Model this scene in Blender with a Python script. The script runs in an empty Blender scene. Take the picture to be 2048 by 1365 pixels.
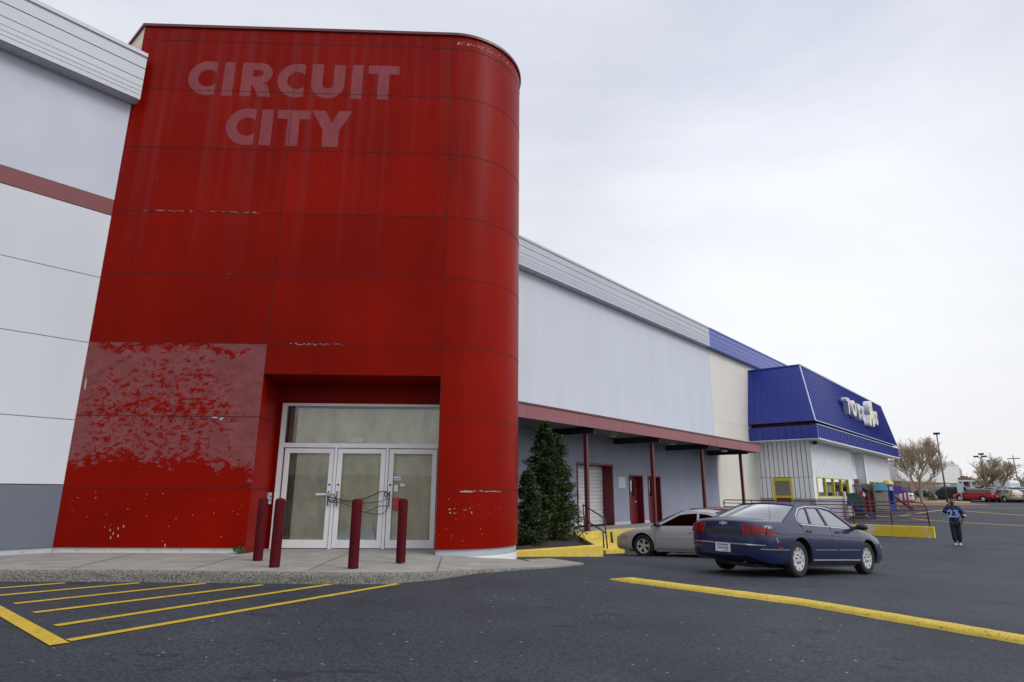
import bpy, bmesh, math, random
from mathutils import Vector, Matrix, noise
from mathutils.geometry import tessellate_polygon
R = math.radians
random.seed(7)
S = bpy.context.scene
COL = S.collection

# ------------------------------------------------------------------ camera
CAMZ = 1.60
PITCH, ROLL, FPX = 0.2436876, 0.0065983, 1224.877      # focal length in pixels of a 2048 px wide frame
cam_d = bpy.data.cameras.new('camera'); cam = bpy.data.objects.new('camera', cam_d); COL.objects.link(cam)
fw = Vector((0, math.cos(PITCH), math.sin(PITCH))); rt0 = Vector((1, 0, 0)); up0 = Vector((0, -math.sin(PITCH), math.cos(PITCH)))
rt = rt0 * math.cos(ROLL) + up0 * math.sin(ROLL); up = up0 * math.cos(ROLL) - rt0 * math.sin(ROLL)
cam.matrix_world = Matrix(((rt.x, up.x, -fw.x, 0), (rt.y, up.y, -fw.y, 0), (rt.z, up.z, -fw.z, CAMZ), (0, 0, 0, 1)))
cam_d.sensor_width = 36.0; cam_d.lens = FPX / 2048 * 36; cam_d.clip_start = 0.05; cam_d.clip_end = 4000
S.camera = cam

def ray(px, py): return ((px - 1024) / FPX * rt - (py - 682.5) / FPX * up + fw).normalized()

# ------------------------------------------------------------------ sky, sun, exposure
SUN_AZ, SUN_EL = R(120), R(40)         # veiled sun high at the right; azimuth measured from +Y towards +X
W = bpy.data.worlds.new('World'); S.world = W; W.use_nodes = True
nt = W.node_tree; nt.nodes.clear()
def N(t, **k):
    n = nt.nodes.new(t)
    for a, b in k.items(): setattr(n, a, b)
    return n
def world():
    L = nt.links.new
    out = N('ShaderNodeOutputWorld'); bg1 = N('ShaderNodeBackground'); bg2 = N('ShaderNodeBackground'); mix = N('ShaderNodeMixShader')
    sky = N('ShaderNodeTexSky'); sky.sky_type = 'NISHITA'; sky.sun_disc = False
    sky.sun_elevation = SUN_EL; sky.sun_rotation = SUN_AZ; sky.dust_density = 3.0; sky.air_density = 1.0
    L(sky.outputs[0], bg1.inputs[0]); bg1.inputs[1].default_value = 0.11
    tc = N('ShaderNodeTexCoord'); mp = N('ShaderNodeMapping'); mp.inputs['Scale'].default_value = (1.0, 1.0, 2.6)
    L(tc.outputs['Generated'], mp.inputs[0])
    nz = N('ShaderNodeTexNoise'); nz.inputs['Scale'].default_value = 1.5; nz.inputs['Detail'].default_value = 7; nz.inputs['Roughness'].default_value = 0.55; nz.inputs['Distortion'].default_value = 0.5
    L(mp.outputs[0], nz.inputs[0])
    cr = N('ShaderNodeValToRGB'); e = cr.color_ramp.elements
    e[0].position = 0.33; e[0].color = (0.68, 0.715, 0.835, 1); e[1].position = 0.66; e[1].color = (0.90, 0.92, 0.97, 1)
    L(nz.outputs[0], cr.inputs[0])
    # paler and a little warmer towards the horizon
    sep = N('ShaderNodeSeparateXYZ'); L(tc.outputs['Generated'], sep.inputs[0])
    h = N('ShaderNodeMapRange'); h.inputs[1].default_value = 0.0; h.inputs[2].default_value = 0.56; h.inputs[3].default_value = 0.95; h.inputs[4].default_value = 0.0
    L(sep.outputs['Z'], h.inputs[0])
    mh = N('ShaderNodeMixRGB'); mh.inputs[2].default_value = (0.99, 0.99, 0.995, 1)
    L(h.outputs[0], mh.inputs[0]); L(cr.outputs[0], mh.inputs[1])
    # brighter towards the veiled sun, at the right and behind the viewer
    dot = N('ShaderNodeVectorMath', operation='DOT_PRODUCT')
    dot.inputs[1].default_value = Vector((.42, -.62, .66)).normalized()
    L(tc.outputs['Generated'], dot.inputs[0])
    gl = N('ShaderNodeMapRange'); gl.inputs[1].default_value = 0.30; gl.inputs[2].default_value = 0.98; gl.inputs[3].default_value = 1.0; gl.inputs[4].default_value = 2.2
    L(dot.outputs['Value'], gl.inputs[0])
    # a thin bright patch of cloud over the far end of the stores
    d2 = N('ShaderNodeVectorMath', operation='DOT_PRODUCT'); d2.inputs[1].default_value = ray(1600, 470); L(tc.outputs['Generated'], d2.inputs[0])
    g2 = N('ShaderNodeMapRange'); g2.interpolation_type = 'SMOOTHSTEP'; g2.inputs[1].default_value = 0.93; g2.inputs[2].default_value = 1.0; g2.inputs[3].default_value = 1.0; g2.inputs[4].default_value = 1.13; L(d2.outputs['Value'], g2.inputs[0])
    m2 = N('ShaderNodeMath', operation='MULTIPLY'); L(gl.outputs[0], m2.inputs[0]); L(g2.outputs[0], m2.inputs[1]); gl = m2
    # the far side of the sky, behind the viewer, is a thicker grey low down
    bk = N('ShaderNodeVectorMath', operation='DOT_PRODUCT'); bk.inputs[1].default_value = (0.15, -0.98, -0.12); L(tc.outputs['Generated'], bk.inputs[0])
    br = N('ShaderNodeMapRange'); br.interpolation_type = 'SMOOTHSTEP'; br.inputs[1].default_value = 0.0; br.inputs[2].default_value = 0.9; br.inputs[3].default_value = 1.0; br.inputs[4].default_value = 0.60; L(bk.outputs['Value'], br.inputs[0])
    ml = N('ShaderNodeMath', operation='MULTIPLY'); L(gl.outputs[0], ml.inputs[0]); L(br.outputs[0], ml.inputs[1])
    L(mh.outputs[0], bg2.inputs[0]); L(ml.outputs[0], bg2.inputs[1])
    mix.inputs[0].default_value = 0.90
    L(bg1.outputs[0], mix.inputs[1]); L(bg2.outputs[0], mix.inputs[2]); L(mix.outputs[0], out.inputs[0])
world()
sd = bpy.data.lights.new('sun', 'SUN'); sun = bpy.data.objects.new('sun', sd); COL.objects.link(sun)
sd.energy = 1.0; sd.angle = R(24); sd.color = (1.0, 0.95, 0.88)
sdir = Vector((math.sin(SUN_AZ) * math.cos(SUN_EL), math.cos(SUN_AZ) * math.cos(SUN_EL), math.sin(SUN_EL)))
sun.rotation_euler = sdir.to_track_quat('Z', 'Y').to_euler(); sun.location = (-20, 10, 30)
S.view_settings.view_transform = 'Standard'; S.view_settings.look = 'None'; S.view_settings.gamma = 1.0
S.view_settings.exposure = 0.0

# ------------------------------------------------------------------ frames and ground height
WA = 0.713816; U = Vector((math.sin(WA), math.cos(WA), 0)); NV = Vector((math.cos(WA), -math.sin(WA), 0))   # along the stores / out to the lot
TA = 1.537568; TU = Vector((math.sin(TA), math.cos(TA), 0))
A0 = Vector((-8.93, 12.57, 0)); W0 = NV * -14.98
ROTW, ROTT = R(90) - WA, R(90) - TA
def sst(a, b, x):
    t = min(1, max(0, (x - a) / (b - a))); return t * t * (3 - 2 * t)
def gz(x, y):
    uu = x * U.x + y * U.y; nn = x * NV.x + y * NV.y; r = math.hypot(x, y); k = sst(36, 72, r)
    return .25 - (.42 + .27 * sst(7, 12.5, -nn)) * sst(8.2, 21, uu) * (1 - k) + .6 * k + 1.3 * sst(84, 122, r)
def at(px, py, z):                       # the point at height z seen at that pixel of the photograph
    d = ray(px, py); t = (z - CAMZ) / d.z; return Vector((0, 0, CAMZ)) + d * t
def onground(px, py):
    d = ray(px, py); p = Vector((0, 0, CAMZ)); t = 1.0
    while t < 500:
        p = Vector((0, 0, CAMZ)) + d * t
        if p.z < gz(p.x, p.y): break
        t += .02
    return p
def un(u, n, z=None):
    p = U * u + NV * n; p.z = gz(p.x, p.y) if z is None else z; return p

# ------------------------------------------------------------------ materials
def mat(name, col, rough=.6, metal=0.0, var=.12, vs=3.0, bump=0.0, bs=40.0, spec=.5, stretch=(1, 1, 1), col2=None, coat=0.0, detail=5):
    m = bpy.data.materials.new(name); m.use_nodes = True; t = m.node_tree; b = t.nodes['Principled BSDF']; L = t.links.new
    b.inputs['Roughness'].default_value = rough; b.inputs['Metallic'].default_value = metal
    b.inputs['Specular IOR Level'].default_value = spec; b.inputs['Coat Weight'].default_value = coat; b.inputs['Coat Roughness'].default_value = .04
    tc = t.nodes.new('ShaderNodeTexCoord'); mp = t.nodes.new('ShaderNodeMapping'); mp.inputs['Scale'].default_value = stretch
    L(tc.outputs['Object'], mp.inputs[0])
    nz = t.nodes.new('ShaderNodeTexNoise'); nz.inputs['Scale'].default_value = vs; nz.inputs['Detail'].default_value = detail
    L(mp.outputs[0], nz.inputs[0])
    cr = t.nodes.new('ShaderNodeValToRGB'); e = cr.color_ramp.elements; e[0].position = .3; e[1].position = .7
    c = Vector(col[:3])
    if col2 is None:
        lo, hi = c * (1 - var), c * (1 + var)
    else: lo, hi = c, Vector(col2)
    e[0].color = (*lo, 1); e[1].color = (*hi, 1)
    L(nz.outputs[0], cr.inputs[0]); L(cr.outputs[0], b.inputs['Base Color'])
    if bump:
        n2 = t.nodes.new('ShaderNodeTexNoise'); n2.inputs['Scale'].default_value = bs; n2.inputs['Detail'].default_value = 4
        L(mp.outputs[0], n2.inputs[0]); bp = t.nodes.new('ShaderNodeBump'); bp.inputs['Strength'].default_value = bump; bp.inputs['Distance'].default_value = .01
        L(n2.outputs[0], bp.inputs['Height']); L(bp.outputs[0], b.inputs['Normal'])
    return m
def glass(name, tint=(.8, .85, .85), rough=.02, boost=1.0):
    m = bpy.data.materials.new(name); m.use_nodes = True; t = m.node_tree; t.nodes.clear(); L = t.links.new
    o = t.nodes.new('ShaderNodeOutputMaterial'); mx = t.nodes.new('ShaderNodeMixShader'); tr = t.nodes.new('ShaderNodeBsdfTransparent'); gl = t.nodes.new('ShaderNodeBsdfGlossy')
    tr.inputs[0].default_value = (*tint, 1); gl.inputs['Roughness'].default_value = rough
    fr = t.nodes.new('ShaderNodeFresnel'); fr.inputs[0].default_value = 1.5
    mu = t.nodes.new('ShaderNodeMath'); mu.operation = 'MULTIPLY'; mu.inputs[1].default_value = boost; mu.use_clamp = True
    L(fr.outputs[0], mu.inputs[0]); L(mu.outputs[0], mx.inputs[0]); L(tr.outputs[0], mx.inputs[1]); L(gl.outputs[0], mx.inputs[2]); L(mx.outputs[0], o.inputs[0])
    return m

# ------------------------------------------------------------------ object helpers
class MB:
    def __init__(s): s.v = []; s.f = []; s.mi = []; s.sm = []
    def add(s, vs, fs, m=0, smooth=False):
        o = len(s.v); s.v += [tuple(v) for v in vs]
        for f in fs: s.f.append(tuple(i + o for i in f)); s.mi.append(m); s.sm.append(smooth)
        return s
    def box(s, x0, x1, y0, y1, z0, z1, m=0):
        x0, x1 = sorted((x0, x1)); y0, y1 = sorted((y0, y1)); z0, z1 = sorted((z0, z1))
        v = [(x, y, z) for z in (z0, z1) for y in (y0, y1) for x in (x0, x1)]
        return s.add(v, [(0, 2, 3, 1), (4, 5, 7, 6), (0, 1, 5, 4), (1, 3, 7, 5), (3, 2, 6, 7), (2, 0, 4, 6)], m)
    def obox(s, a, b, w, h, m=0, upv=Vector((0, 0, 1))):            # bar of width w and height h from a to b
        a, b = Vector(a), Vector(b); d = (b - a).normalized(); sd = d.cross(upv)
        if sd.length < 1e-4: sd = Vector((1, 0, 0))
        sd.normalize(); uu = sd.cross(d)
        v = [p + sd * (w / 2 * i) + uu * (h / 2 * j) for p in (a, b) for i, j in ((-1, -1), (1, -1), (1, 1), (-1, 1))]
        return s.add(v, [(3, 2, 1, 0), (4, 5, 6, 7), (0, 1, 5, 4), (1, 2, 6, 5), (2, 3, 7, 6), (3, 0, 4, 7)], m)
    def quad(s, a, b, c, d, m=0): return s.add([a, b, c, d], [(0, 1, 2, 3)], m)
    def prism(s, pts, off, m=0, m2=None):                             # polygon pts (3d, ordered) extruded by off
        n = len(pts); off = Vector(off); P = [Vector(p) for p in pts]; Q = [p + off for p in P]
        tris = tessellate_polygon([P])
        s.add(P + Q, [tuple(t) for t in tris], m if m2 is None else m2)
        o = len(s.v) - 2 * n
        for t in tris: s.f.append(tuple(o + n + i for i in reversed(t))); s.mi.append(m); s.sm.append(False)
        for i in range(n):
            j = (i + 1) % n; s.f.append((o + i, o + j, o + n + j, o + n + i)); s.mi.append(m); s.sm.append(False)
        return s
    def tube(s, pts, r, seg=8, m=0, cap=True, smooth=True):
        P = [Vector(p) for p in pts]; rr = r if isinstance(r, (list, tuple)) else [r] * len(P)
        o = len(s.v); prev = None
        for i, p in enumerate(P):
            d = (P[min(i + 1, len(P) - 1)] - P[max(i - 1, 0)]).normalized()
            if prev is None:
                x = d.cross(Vector((0, 0, 1)));
                if x.length < .05: x = d.cross(Vector((1, 0, 0)))
            else: x = prev - d * prev.dot(d)
            x.normalize(); prev = x; y = d.cross(x)
            for k in range(seg):
                a = 2 * math.pi * k / seg; s.v.append(tuple(p + (x * math.cos(a) + y * math.sin(a)) * rr[i]))
        for i in range(len(P) - 1):
            for k in range(seg):
                k2 = (k + 1) % seg
                s.f.append((o + i * seg + k, o + i * seg + k2, o + (i + 1) * seg + k2, o + (i + 1) * seg + k)); s.mi.append(m); s.sm.append(smooth)
        if cap:
            s.f.append(tuple(o + k for k in reversed(range(seg)))); s.mi.append(m); s.sm.append(False)
            s.f.append(tuple(o + (len(P) - 1) * seg + k for k in range(seg))); s.mi.append(m); s.sm.append(False)
        return s
    def lathe(s, prof, c, axis='Z', seg=24, m=0, smooth=True):       # prof: (radius, height)
        o = len(s.v); c = Vector(c)
        for r, h in prof:
            for k in range(seg):
                a = 2 * math.pi * k / seg; x, y = r * math.cos(a), r * math.sin(a)
                s.v.append(tuple(c + (Vector((x, y, h)) if axis == 'Z' else Vector((x, h, y)) if axis == 'Y' else Vector((h, x, y)))))
        for i in range(len(prof) - 1):
            for k in range(seg):
                k2 = (k + 1) % seg; f = (o + i * seg + k, o + i * seg + k2, o + (i + 1) * seg + k2, o + (i + 1) * seg + k)
                s.f.append(f if axis != 'Y' else f[::-1]); s.mi.append(m); s.sm.append(smooth)
        return s
    def grid(s, rows, m=0, smooth=True):
        o = len(s.v); nc = len(rows[0])
        for r in rows: s.v += [tuple(p) for p in r]
        for i in range(len(rows) - 1):
            for j in range(nc - 1):
                s.f.append((o + i * nc + j, o + i * nc + j + 1, o + (i + 1) * nc + j + 1, o + (i + 1) * nc + j)); s.mi.append(m); s.sm.append(smooth)
        return s
    def mesh(s, name, mats):
        me = bpy.data.meshes.new(name); me.from_pydata(s.v, [], s.f)
        for m in (mats if isinstance(mats, (list, tuple)) else [mats]): me.materials.append(m)
        me.polygons.foreach_set('material_index', s.mi); me.polygons.foreach_set('use_smooth', s.sm); me.update(); return me
    def build(s, name, mats, parent=None, bevel=0, fixn=False):
        me = s.mesh(name, mats)
        if fixn:
            bm = bmesh.new(); bm.from_mesh(me); bmesh.ops.recalc_face_normals(bm, faces=bm.faces); bm.to_mesh(me); bm.free()
        o = bpy.data.objects.new(name, me); COL.objects.link(o)
        if parent is not None: o.parent = parent
        if bevel:
            b = o.modifiers.new('bevel', 'BEVEL'); b.width = bevel; b.segments = 2; b.limit_method = 'ANGLE'; b.angle_limit = R(50)
        return o
def tag(o, label, cat, group=None):
    o['label'] = label; o['category'] = cat
    if group: o['group'] = group
    return o
def thing(name, label, cat, loc=(0, 0, 0), rz=0, group=None):
    o = bpy.data.objects.new(name, None); COL.objects.link(o); o.location = loc; o.rotation_euler = (0, 0, rz); o.empty_display_size = .3
    return tag(o, label, cat, group)
def struct(o): o['kind'] = 'structure'; return o
def kids(o): return [c for c in bpy.data.objects if c.parent == o]
def copy_tree(o, parent=None):
    c = o.copy(); COL.objects.link(c)
    if parent is not None: c.parent = parent
    for ch in kids(o): copy_tree(ch, c)
    return c
def text_mesh(name, txt, size, depth, mats, parent=None, bold=0.0, mirror=False):
    cu = bpy.data.curves.new('lettering', 'FONT'); cu.body = txt; cu.size = size; cu.extrude = depth / 2; cu.offset = bold; cu.resolution_u = 4
    t = bpy.data.objects.new('lettering', cu); COL.objects.link(t)
    me = bpy.data.meshes.new_from_object(t.evaluated_get(bpy.context.evaluated_depsgraph_get()))
    bpy.data.objects.remove(t); bpy.data.curves.remove(cu)
    for v in me.vertices:                                    # stand it up: text x -> x, y -> z, extrusion -> y (front at -y)
        x, y, z = v.co; v.co = (-x if mirror else x, -z, y)
    me.update()
    if mirror:
        me.flip_normals()
    me.materials.clear()
    for m in (mats if isinstance(mats, (list, tuple)) else [mats]): me.materials.append(m)
    if len(me.materials) > 1:
        for p in me.polygons: p.material_index = 1 if p.normal.y < -.9 else 0
    me.name = name
    o = bpy.data.objects.new(name, me); COL.objects.link(o)
    if parent is not None: o.parent = parent
    return o

# ================================================================== MATERIALS
M = {}
def asphalt():
    m = mat('asphalt', (.0215, .027, .038), .80, var=.2, vs=.35, bump=.5, bs=170, spec=.55)
    t = m.node_tree; L = t.links.new; b = t.nodes['Principled BSDF']; tc = [n for n in t.nodes if n.type == 'TEX_COORD'][0]
    base = b.inputs['Base Color'].links[0].from_socket
    sp = t.nodes.new('ShaderNodeTexNoise'); sp.inputs['Scale'].default_value = 42; sp.inputs['Detail'].default_value = 2.5; sp.inputs['Roughness'].default_value = .8
    L(tc.outputs['Object'], sp.inputs[0])
    r = t.nodes.new('ShaderNodeValToRGB'); e = r.color_ramp.elements; e[0].position = .36; e[0].color = (.12, .12, .12, 1); e[1].position = .68; e[1].color = (2.3, 2.3, 2.3, 1)
    L(sp.outputs[0], r.inputs[0]); mu = t.nodes.new('ShaderNodeMixRGB'); mu.blend_type = 'MULTIPLY'; mu.inputs[0].default_value = 1
    L(base, mu.inputs[1]); L(r.outputs[0], mu.inputs[2])
    v = t.nodes.new('ShaderNodeTexVoronoi'); v.inputs['Scale'].default_value = 9; L(tc.outputs['Object'], v.inputs[0])       # pale chips of stone
    lt = t.nodes.new('ShaderNodeMath'); lt.operation = 'LESS_THAN'; lt.inputs[1].default_value = .13; L(v.outputs['Distance'], lt.inputs[0])
    n3 = t.nodes.new('ShaderNodeTexNoise'); n3.inputs['Scale'].default_value = 5; L(tc.outputs['Object'], n3.inputs[0])
    g3 = t.nodes.new('ShaderNodeMath'); g3.operation = 'GREATER_THAN'; g3.inputs[1].default_value = .60; L(n3.outputs[0], g3.inputs[0])
    m3 = t.nodes.new('ShaderNodeMath'); m3.operation = 'MULTIPLY'; L(lt.outputs[0], m3.inputs[0]); L(g3.outputs[0], m3.inputs[1])
    mx = t.nodes.new('ShaderNodeMixRGB'); mx.inputs[2].default_value = (.24, .24, .24, 1); L(m3.outputs[0], mx.inputs[0]); L(mu.outputs[0], mx.inputs[1])
    # worn lighter and darker areas, and small black tar spots
    n4 = t.nodes.new('ShaderNodeTexNoise'); n4.inputs['Scale'].default_value = .55; n4.inputs['Detail'].default_value = 8; n4.inputs['Roughness'].default_value = .65; L(tc.outputs['Object'], n4.inputs[0])
    r4 = t.nodes.new('ShaderNodeValToRGB'); e = r4.color_ramp.elements; e[0].position = .34; e[0].color = (.66, .67, .70, 1); e[1].position = .66; e[1].color = (1.22, 1.22, 1.19, 1); L(n4.outputs[0], r4.inputs[0])
    m6 = t.nodes.new('ShaderNodeMixRGB'); m6.blend_type = 'MULTIPLY'; m6.inputs[0].default_value = 1; L(mx.outputs[0], m6.inputs[1]); L(r4.outputs[0], m6.inputs[2])
    mp = t.nodes.new('ShaderNodeMapping'); mp.inputs['Rotation'].default_value = (0, 0, R(25)); mp.inputs['Scale'].default_value = (1, 1.7, 1); L(tc.outputs['Object'], mp.inputs[0])
    n6 = t.nodes.new('ShaderNodeTexNoise'); n6.inputs['Scale'].default_value = 1.9; n6.inputs['Detail'].default_value = 4; n6.inputs['Roughness'].default_value = .6; L(mp.outputs[0], n6.inputs[0])
    r6 = t.nodes.new('ShaderNodeValToRGB'); e = r6.color_ramp.elements; e[0].position = .635; e[0].color = (1, 1, 1, 1); e[1].position = .655; e[1].color = (.42, .42, .44, 1); L(n6.outputs[0], r6.inputs[0])
    m4 = t.nodes.new('ShaderNodeMixRGB'); m4.blend_type = 'MULTIPLY'; m4.inputs[0].default_value = 1; L(m6.outputs[0], m4.inputs[1]); L(r6.outputs[0], m4.inputs[2])
    vd = t.nodes.new('ShaderNodeTexVoronoi'); vd.feature = 'DISTANCE_TO_EDGE'; vd.inputs['Scale'].default_value = .17
    wv = t.nodes.new('ShaderNodeTexNoise'); wv.inputs['Scale'].default_value = 1.3; wv.inputs['Detail'].default_value = 6; L(tc.outputs['Object'], wv.inputs[0])
    wa = t.nodes.new('ShaderNodeVectorMath'); wa.operation = 'MULTIPLY_ADD'; wa.inputs[1].default_value = (.9, .9, .9); L(wv.outputs['Color'], wa.inputs[0]); L(tc.outputs['Object'], wa.inputs[2]); L(wa.outputs[0], vd.inputs[0])
    r5 = t.nodes.new('ShaderNodeValToRGB'); e = r5.color_ramp.elements; e[0].position = .0; e[0].color = (.45, .45, .45, 1); e[1].position = .0022; e[1].color = (1, 1, 1, 1); L(vd.outputs['Distance'], r5.inputs[0])
    m5 = t.nodes.new('ShaderNodeMixRGB'); m5.blend_type = 'MULTIPLY'; m5.inputs[0].default_value = 1; L(m4.outputs[0], m5.inputs[1]); L(r5.outputs[0], m5.inputs[2])
    L(m5.outputs[0], b.inputs['Base Color']); return m
def worn_paint(name, col, under, amount=.5, scale=9, rough=.6, stretch=(1, 1, 1)):
    m = mat(name, col, rough, var=.1, vs=4, bump=.25, bs=70); t = m.node_tree; L = t.links.new; b = t.nodes['Principled BSDF']
    mp = [n for n in t.nodes if n.type == 'MAPPING'][0]; mp.inputs['Scale'].default_value = stretch
    base = b.inputs['Base Color'].links[0].from_socket
    n = t.nodes.new('ShaderNodeTexNoise'); n.inputs['Scale'].default_value = scale; n.inputs['Detail'].default_value = 9; n.inputs['Roughness'].default_value = .7; L(mp.outputs[0], n.inputs[0])
    r = t.nodes.new('ShaderNodeValToRGB'); e = r.color_ramp.elements; e[0].position = amount; e[0].color = (0, 0, 0, 1); e[1].position = amount + .05; e[1].color = (1, 1, 1, 1); L(n.outputs[0], r.inputs[0])
    mx = t.nodes.new('ShaderNodeMixRGB'); mx.inputs[2].default_value = (*under, 1); L(r.outputs[0], mx.inputs[0]); L(base, mx.inputs[1]); L(mx.outputs[0], b.inputs['Base Color']); return m
RED = (.225, .0045, .0006)
def red_wall():
    m = mat('red_panel_paint', RED, .36, var=.20, vs=.55, bump=.04, bs=6, spec=.06, stretch=(1, 1, .6)); t = m.node_tree; L = t.links.new; b = t.nodes['Principled BSDF']
    base = b.inputs['Base Color'].links[0].from_socket; tc = [n for n in t.nodes if n.type == 'TEX_COORD'][0]
    at_ = t.nodes.new('ShaderNodeAttribute'); at_.attribute_name = 'tone'; ad = t.nodes.new('ShaderNodeMath'); ad.operation = 'ADD'; ad.inputs[1].default_value = 1; L(at_.outputs['Fac'], ad.inputs[0])
    vm = t.nodes.new('ShaderNodeVectorMath'); vm.operation = 'SCALE'; L(base, vm.inputs[0]); L(ad.outputs[0], vm.inputs['Scale']); base = vm.outputs[0]     # each panel has faded its own way
    mp = t.nodes.new('ShaderNodeMapping'); mp.inputs['Scale'].default_value = (4.5, 4.5, .07); L(tc.outputs['Object'], mp.inputs[0])
    n = t.nodes.new('ShaderNodeTexNoise'); n.inputs['Scale'].default_value = 1.0; n.inputs['Detail'].default_value = 5; L(mp.outputs[0], n.inputs[0])
    r = t.nodes.new('ShaderNodeValToRGB'); e = r.color_ramp.elements; e[0].position = .47; e[0].color = (0, 0, 0, 1); e[1].position = .78; e[1].color = (.62, .62, .62, 1); L(n.outputs[0], r.inputs[0])
    sp = t.nodes.new('ShaderNodeSeparateXYZ'); L(tc.outputs['Object'], sp.inputs[0])
    zr = t.nodes.new('ShaderNodeMapRange'); zr.inputs[1].default_value = 6.0; zr.inputs[2].default_value = 10.6; zr.inputs[3].default_value = .03; zr.inputs[4].default_value = 1; L(sp.outputs['Z'], zr.inputs[0])
    mm = t.nodes.new('ShaderNodeMath'); mm.operation = 'MULTIPLY'; L(r.outputs[0], mm.inputs[0]); L(zr.outputs[0], mm.inputs[1])
    mx = t.nodes.new('ShaderNodeMixRGB'); mx.inputs[2].default_value = (.20, .040, .040, 1); L(mm.outputs[0], mx.inputs[0]); L(base, mx.inputs[1])
    L(mx.outputs[0], b.inputs['Base Color']); return m
def peel_wall():
    m = mat('peeling_red_paint', RED, .5, var=.08, vs=1.5, spec=.06); t = m.node_tree; L = t.links.new; b = t.nodes['Principled BSDF']
    base = b.inputs['Base Color'].links[0].from_socket; tc = [n for n in t.nodes if n.type == 'TEX_COORD'][0]
    def NZ(sc, st, det, ro, loc=(0, 0, 0)):
        mp = t.nodes.new('ShaderNodeMapping'); mp.inputs['Scale'].default_value = st; mp.inputs['Location'].default_value = loc; L(tc.outputs['Object'], mp.inputs[0])
        n = t.nodes.new('ShaderNodeTexNoise'); n.inputs['Scale'].default_value = sc; n.inputs['Detail'].default_value = det; n.inputs['Roughness'].default_value = ro; L(mp.outputs[0], n.inputs[0]); return n.outputs[0]
    def MA(op, a, c):
        n = t.nodes.new('ShaderNodeMath'); n.operation = op
        for i, x in enumerate((a, c)):
            if isinstance(x, (int, float)): n.inputs[i].default_value = x
            else: L(x, n.inputs[i])
        return n.outputs[0]
    sp = t.nodes.new('ShaderNodeSeparateXYZ'); L(tc.outputs['Object'], sp.inputs[0])
    wob = MA('MULTIPLY', MA('SUBTRACT', NZ(1.1, (1, 1, .3), 6, .65), .5), 1.15)
    zz = MA('DIVIDE', MA('SUBTRACT', MA('ADD', sp.outputs['Z'], wob), 1.66), 3.0)
    cr = t.nodes.new('ShaderNodeValToRGB'); els = cr.color_ramp.elements; L(zz, cr.inputs[0])
    keys = [(0, .80), (.10, .76), (.17, .60), (.24, .50), (.36, .495), (.44, .50), (.475, .52), (.53, .55), (.60, .50), (.72, .50), (.84, .47), (.90, .44), (.945, .60), (.965, .58), (.985, .42)]
    for i, (p, v) in enumerate(keys):
        el = els[i] if i < 2 else els.new(p)
        el.position = p; el.color = (v, v, v, 1)
    xs = t.nodes.new('ShaderNodeValToRGB'); ex = xs.color_ramp.elements; L(MA('DIVIDE', sp.outputs['X'], 3.71), xs.inputs[0])
    for i, (p, v) in enumerate([(0, .40), (.1, .5), (.65, .52), (.86, .46), (.97, .30), (1, .25)]):
        el = ex[i] if i < 2 else ex.new(p)
        el.position = p; el.color = (v, v, v, 1)
    n1 = NZ(6.5, (1, 1, 1.5), 10, .70); n2 = NZ(30, (.7, 1, 2.0), 5, .7)
    f = MA('ADD', MA('ADD', MA('SUBTRACT', MA('MULTIPLY', n1, 1.0), .5), MA('MULTIPLY', MA('SUBTRACT', n2, .5), .40)), MA('ADD', MA('MULTIPLY', MA('SUBTRACT', cr.outputs[0], .5), 1.0), MA('MULTIPLY', MA('SUBTRACT', xs.outputs[0], .5), .9)))
    rr = t.nodes.new('ShaderNodeValToRGB'); e = rr.color_ramp.elements; e[0].position = .530; e[0].color = (0, 0, 0, 1); e[1].position = .542; e[1].color = (1, 1, 1, 1); L(MA('ADD', f, .5), rr.inputs[0])
    pk = t.nodes.new('ShaderNodeValToRGB'); e = pk.color_ramp.elements; e[0].position = .3; e[0].color = (.175, .043, .046, 1); e[1].position = .72; e[1].color = (.255, .090, .095, 1); L(NZ(2.6, (1, 1, 1.6), 8, .7), pk.inputs[0])
    mx = t.nodes.new('ShaderNodeMixRGB'); L(rr.outputs[0], mx.inputs[0]); L(pk.outputs[0], mx.inputs[1]); L(base, mx.inputs[2]); L(mx.outputs[0], b.inputs['Base Color'])
    ro = t.nodes.new('ShaderNodeMapRange'); ro.inputs[3].default_value = .55; ro.inputs[4].default_value = .42; L(rr.outputs[0], ro.inputs[0]); L(ro.outputs[0], b.inputs['Roughness'])
    return m
M['asphalt'] = asphalt(); M['red'] = red_wall(); M['peel'] = peel_wall()
M['ghost'] = mat('faded_letter_paint', (.235, .040, .048), .6, var=.16, vs=5, stretch=(1, 1, .25), spec=.3)
M['caulk'] = mat('dark_caulk', (.010, .006, .008), .8)
M['coping'] = mat('maroon_metal', (.13, .018, .022), .4, var=.1)
M['chip'] = mat('bare_chip', (.44, .37, .35), .8)
M['concrete'] = mat('sidewalk_concrete', (.30, .29, .265), .9, var=.16, vs=2.2, bump=.3, bs=90, spec=.2)
M['kerb'] = mat('exposed_aggregate', (.055, .055, .05), .95, vs=48, bump=1.0, bs=45, col2=(.33, .32, .28), spec=.1, detail=8)
M['kerbtop'] = M['concrete']
M['yellowline'] = worn_paint('yellow_road_paint', (.53, .36, .02), (.08, .075, .06), .60, 17)
M['yellowbump'] = worn_paint('yellow_bump_paint', (.60, .44, .06), (.16, .13, .05), .56, 42, .8)
M['yellowkerb'] = worn_paint('yellow_kerb_paint', (.70, .52, .08), (.42, .40, .37), .575, 2.6, .7)
M['yellowwall'] = worn_paint('chipped_yellow_paint', (.70, .50, .03), (.62, .60, .56), .56, 1.5, .7, (1, 1, .8))
M['whitepanel'] = mat('white_wall_panel', (.585, .615, .67), .55, var=.05, vs=.8, bump=.06, bs=30, stretch=(1, 1, .3))
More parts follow.
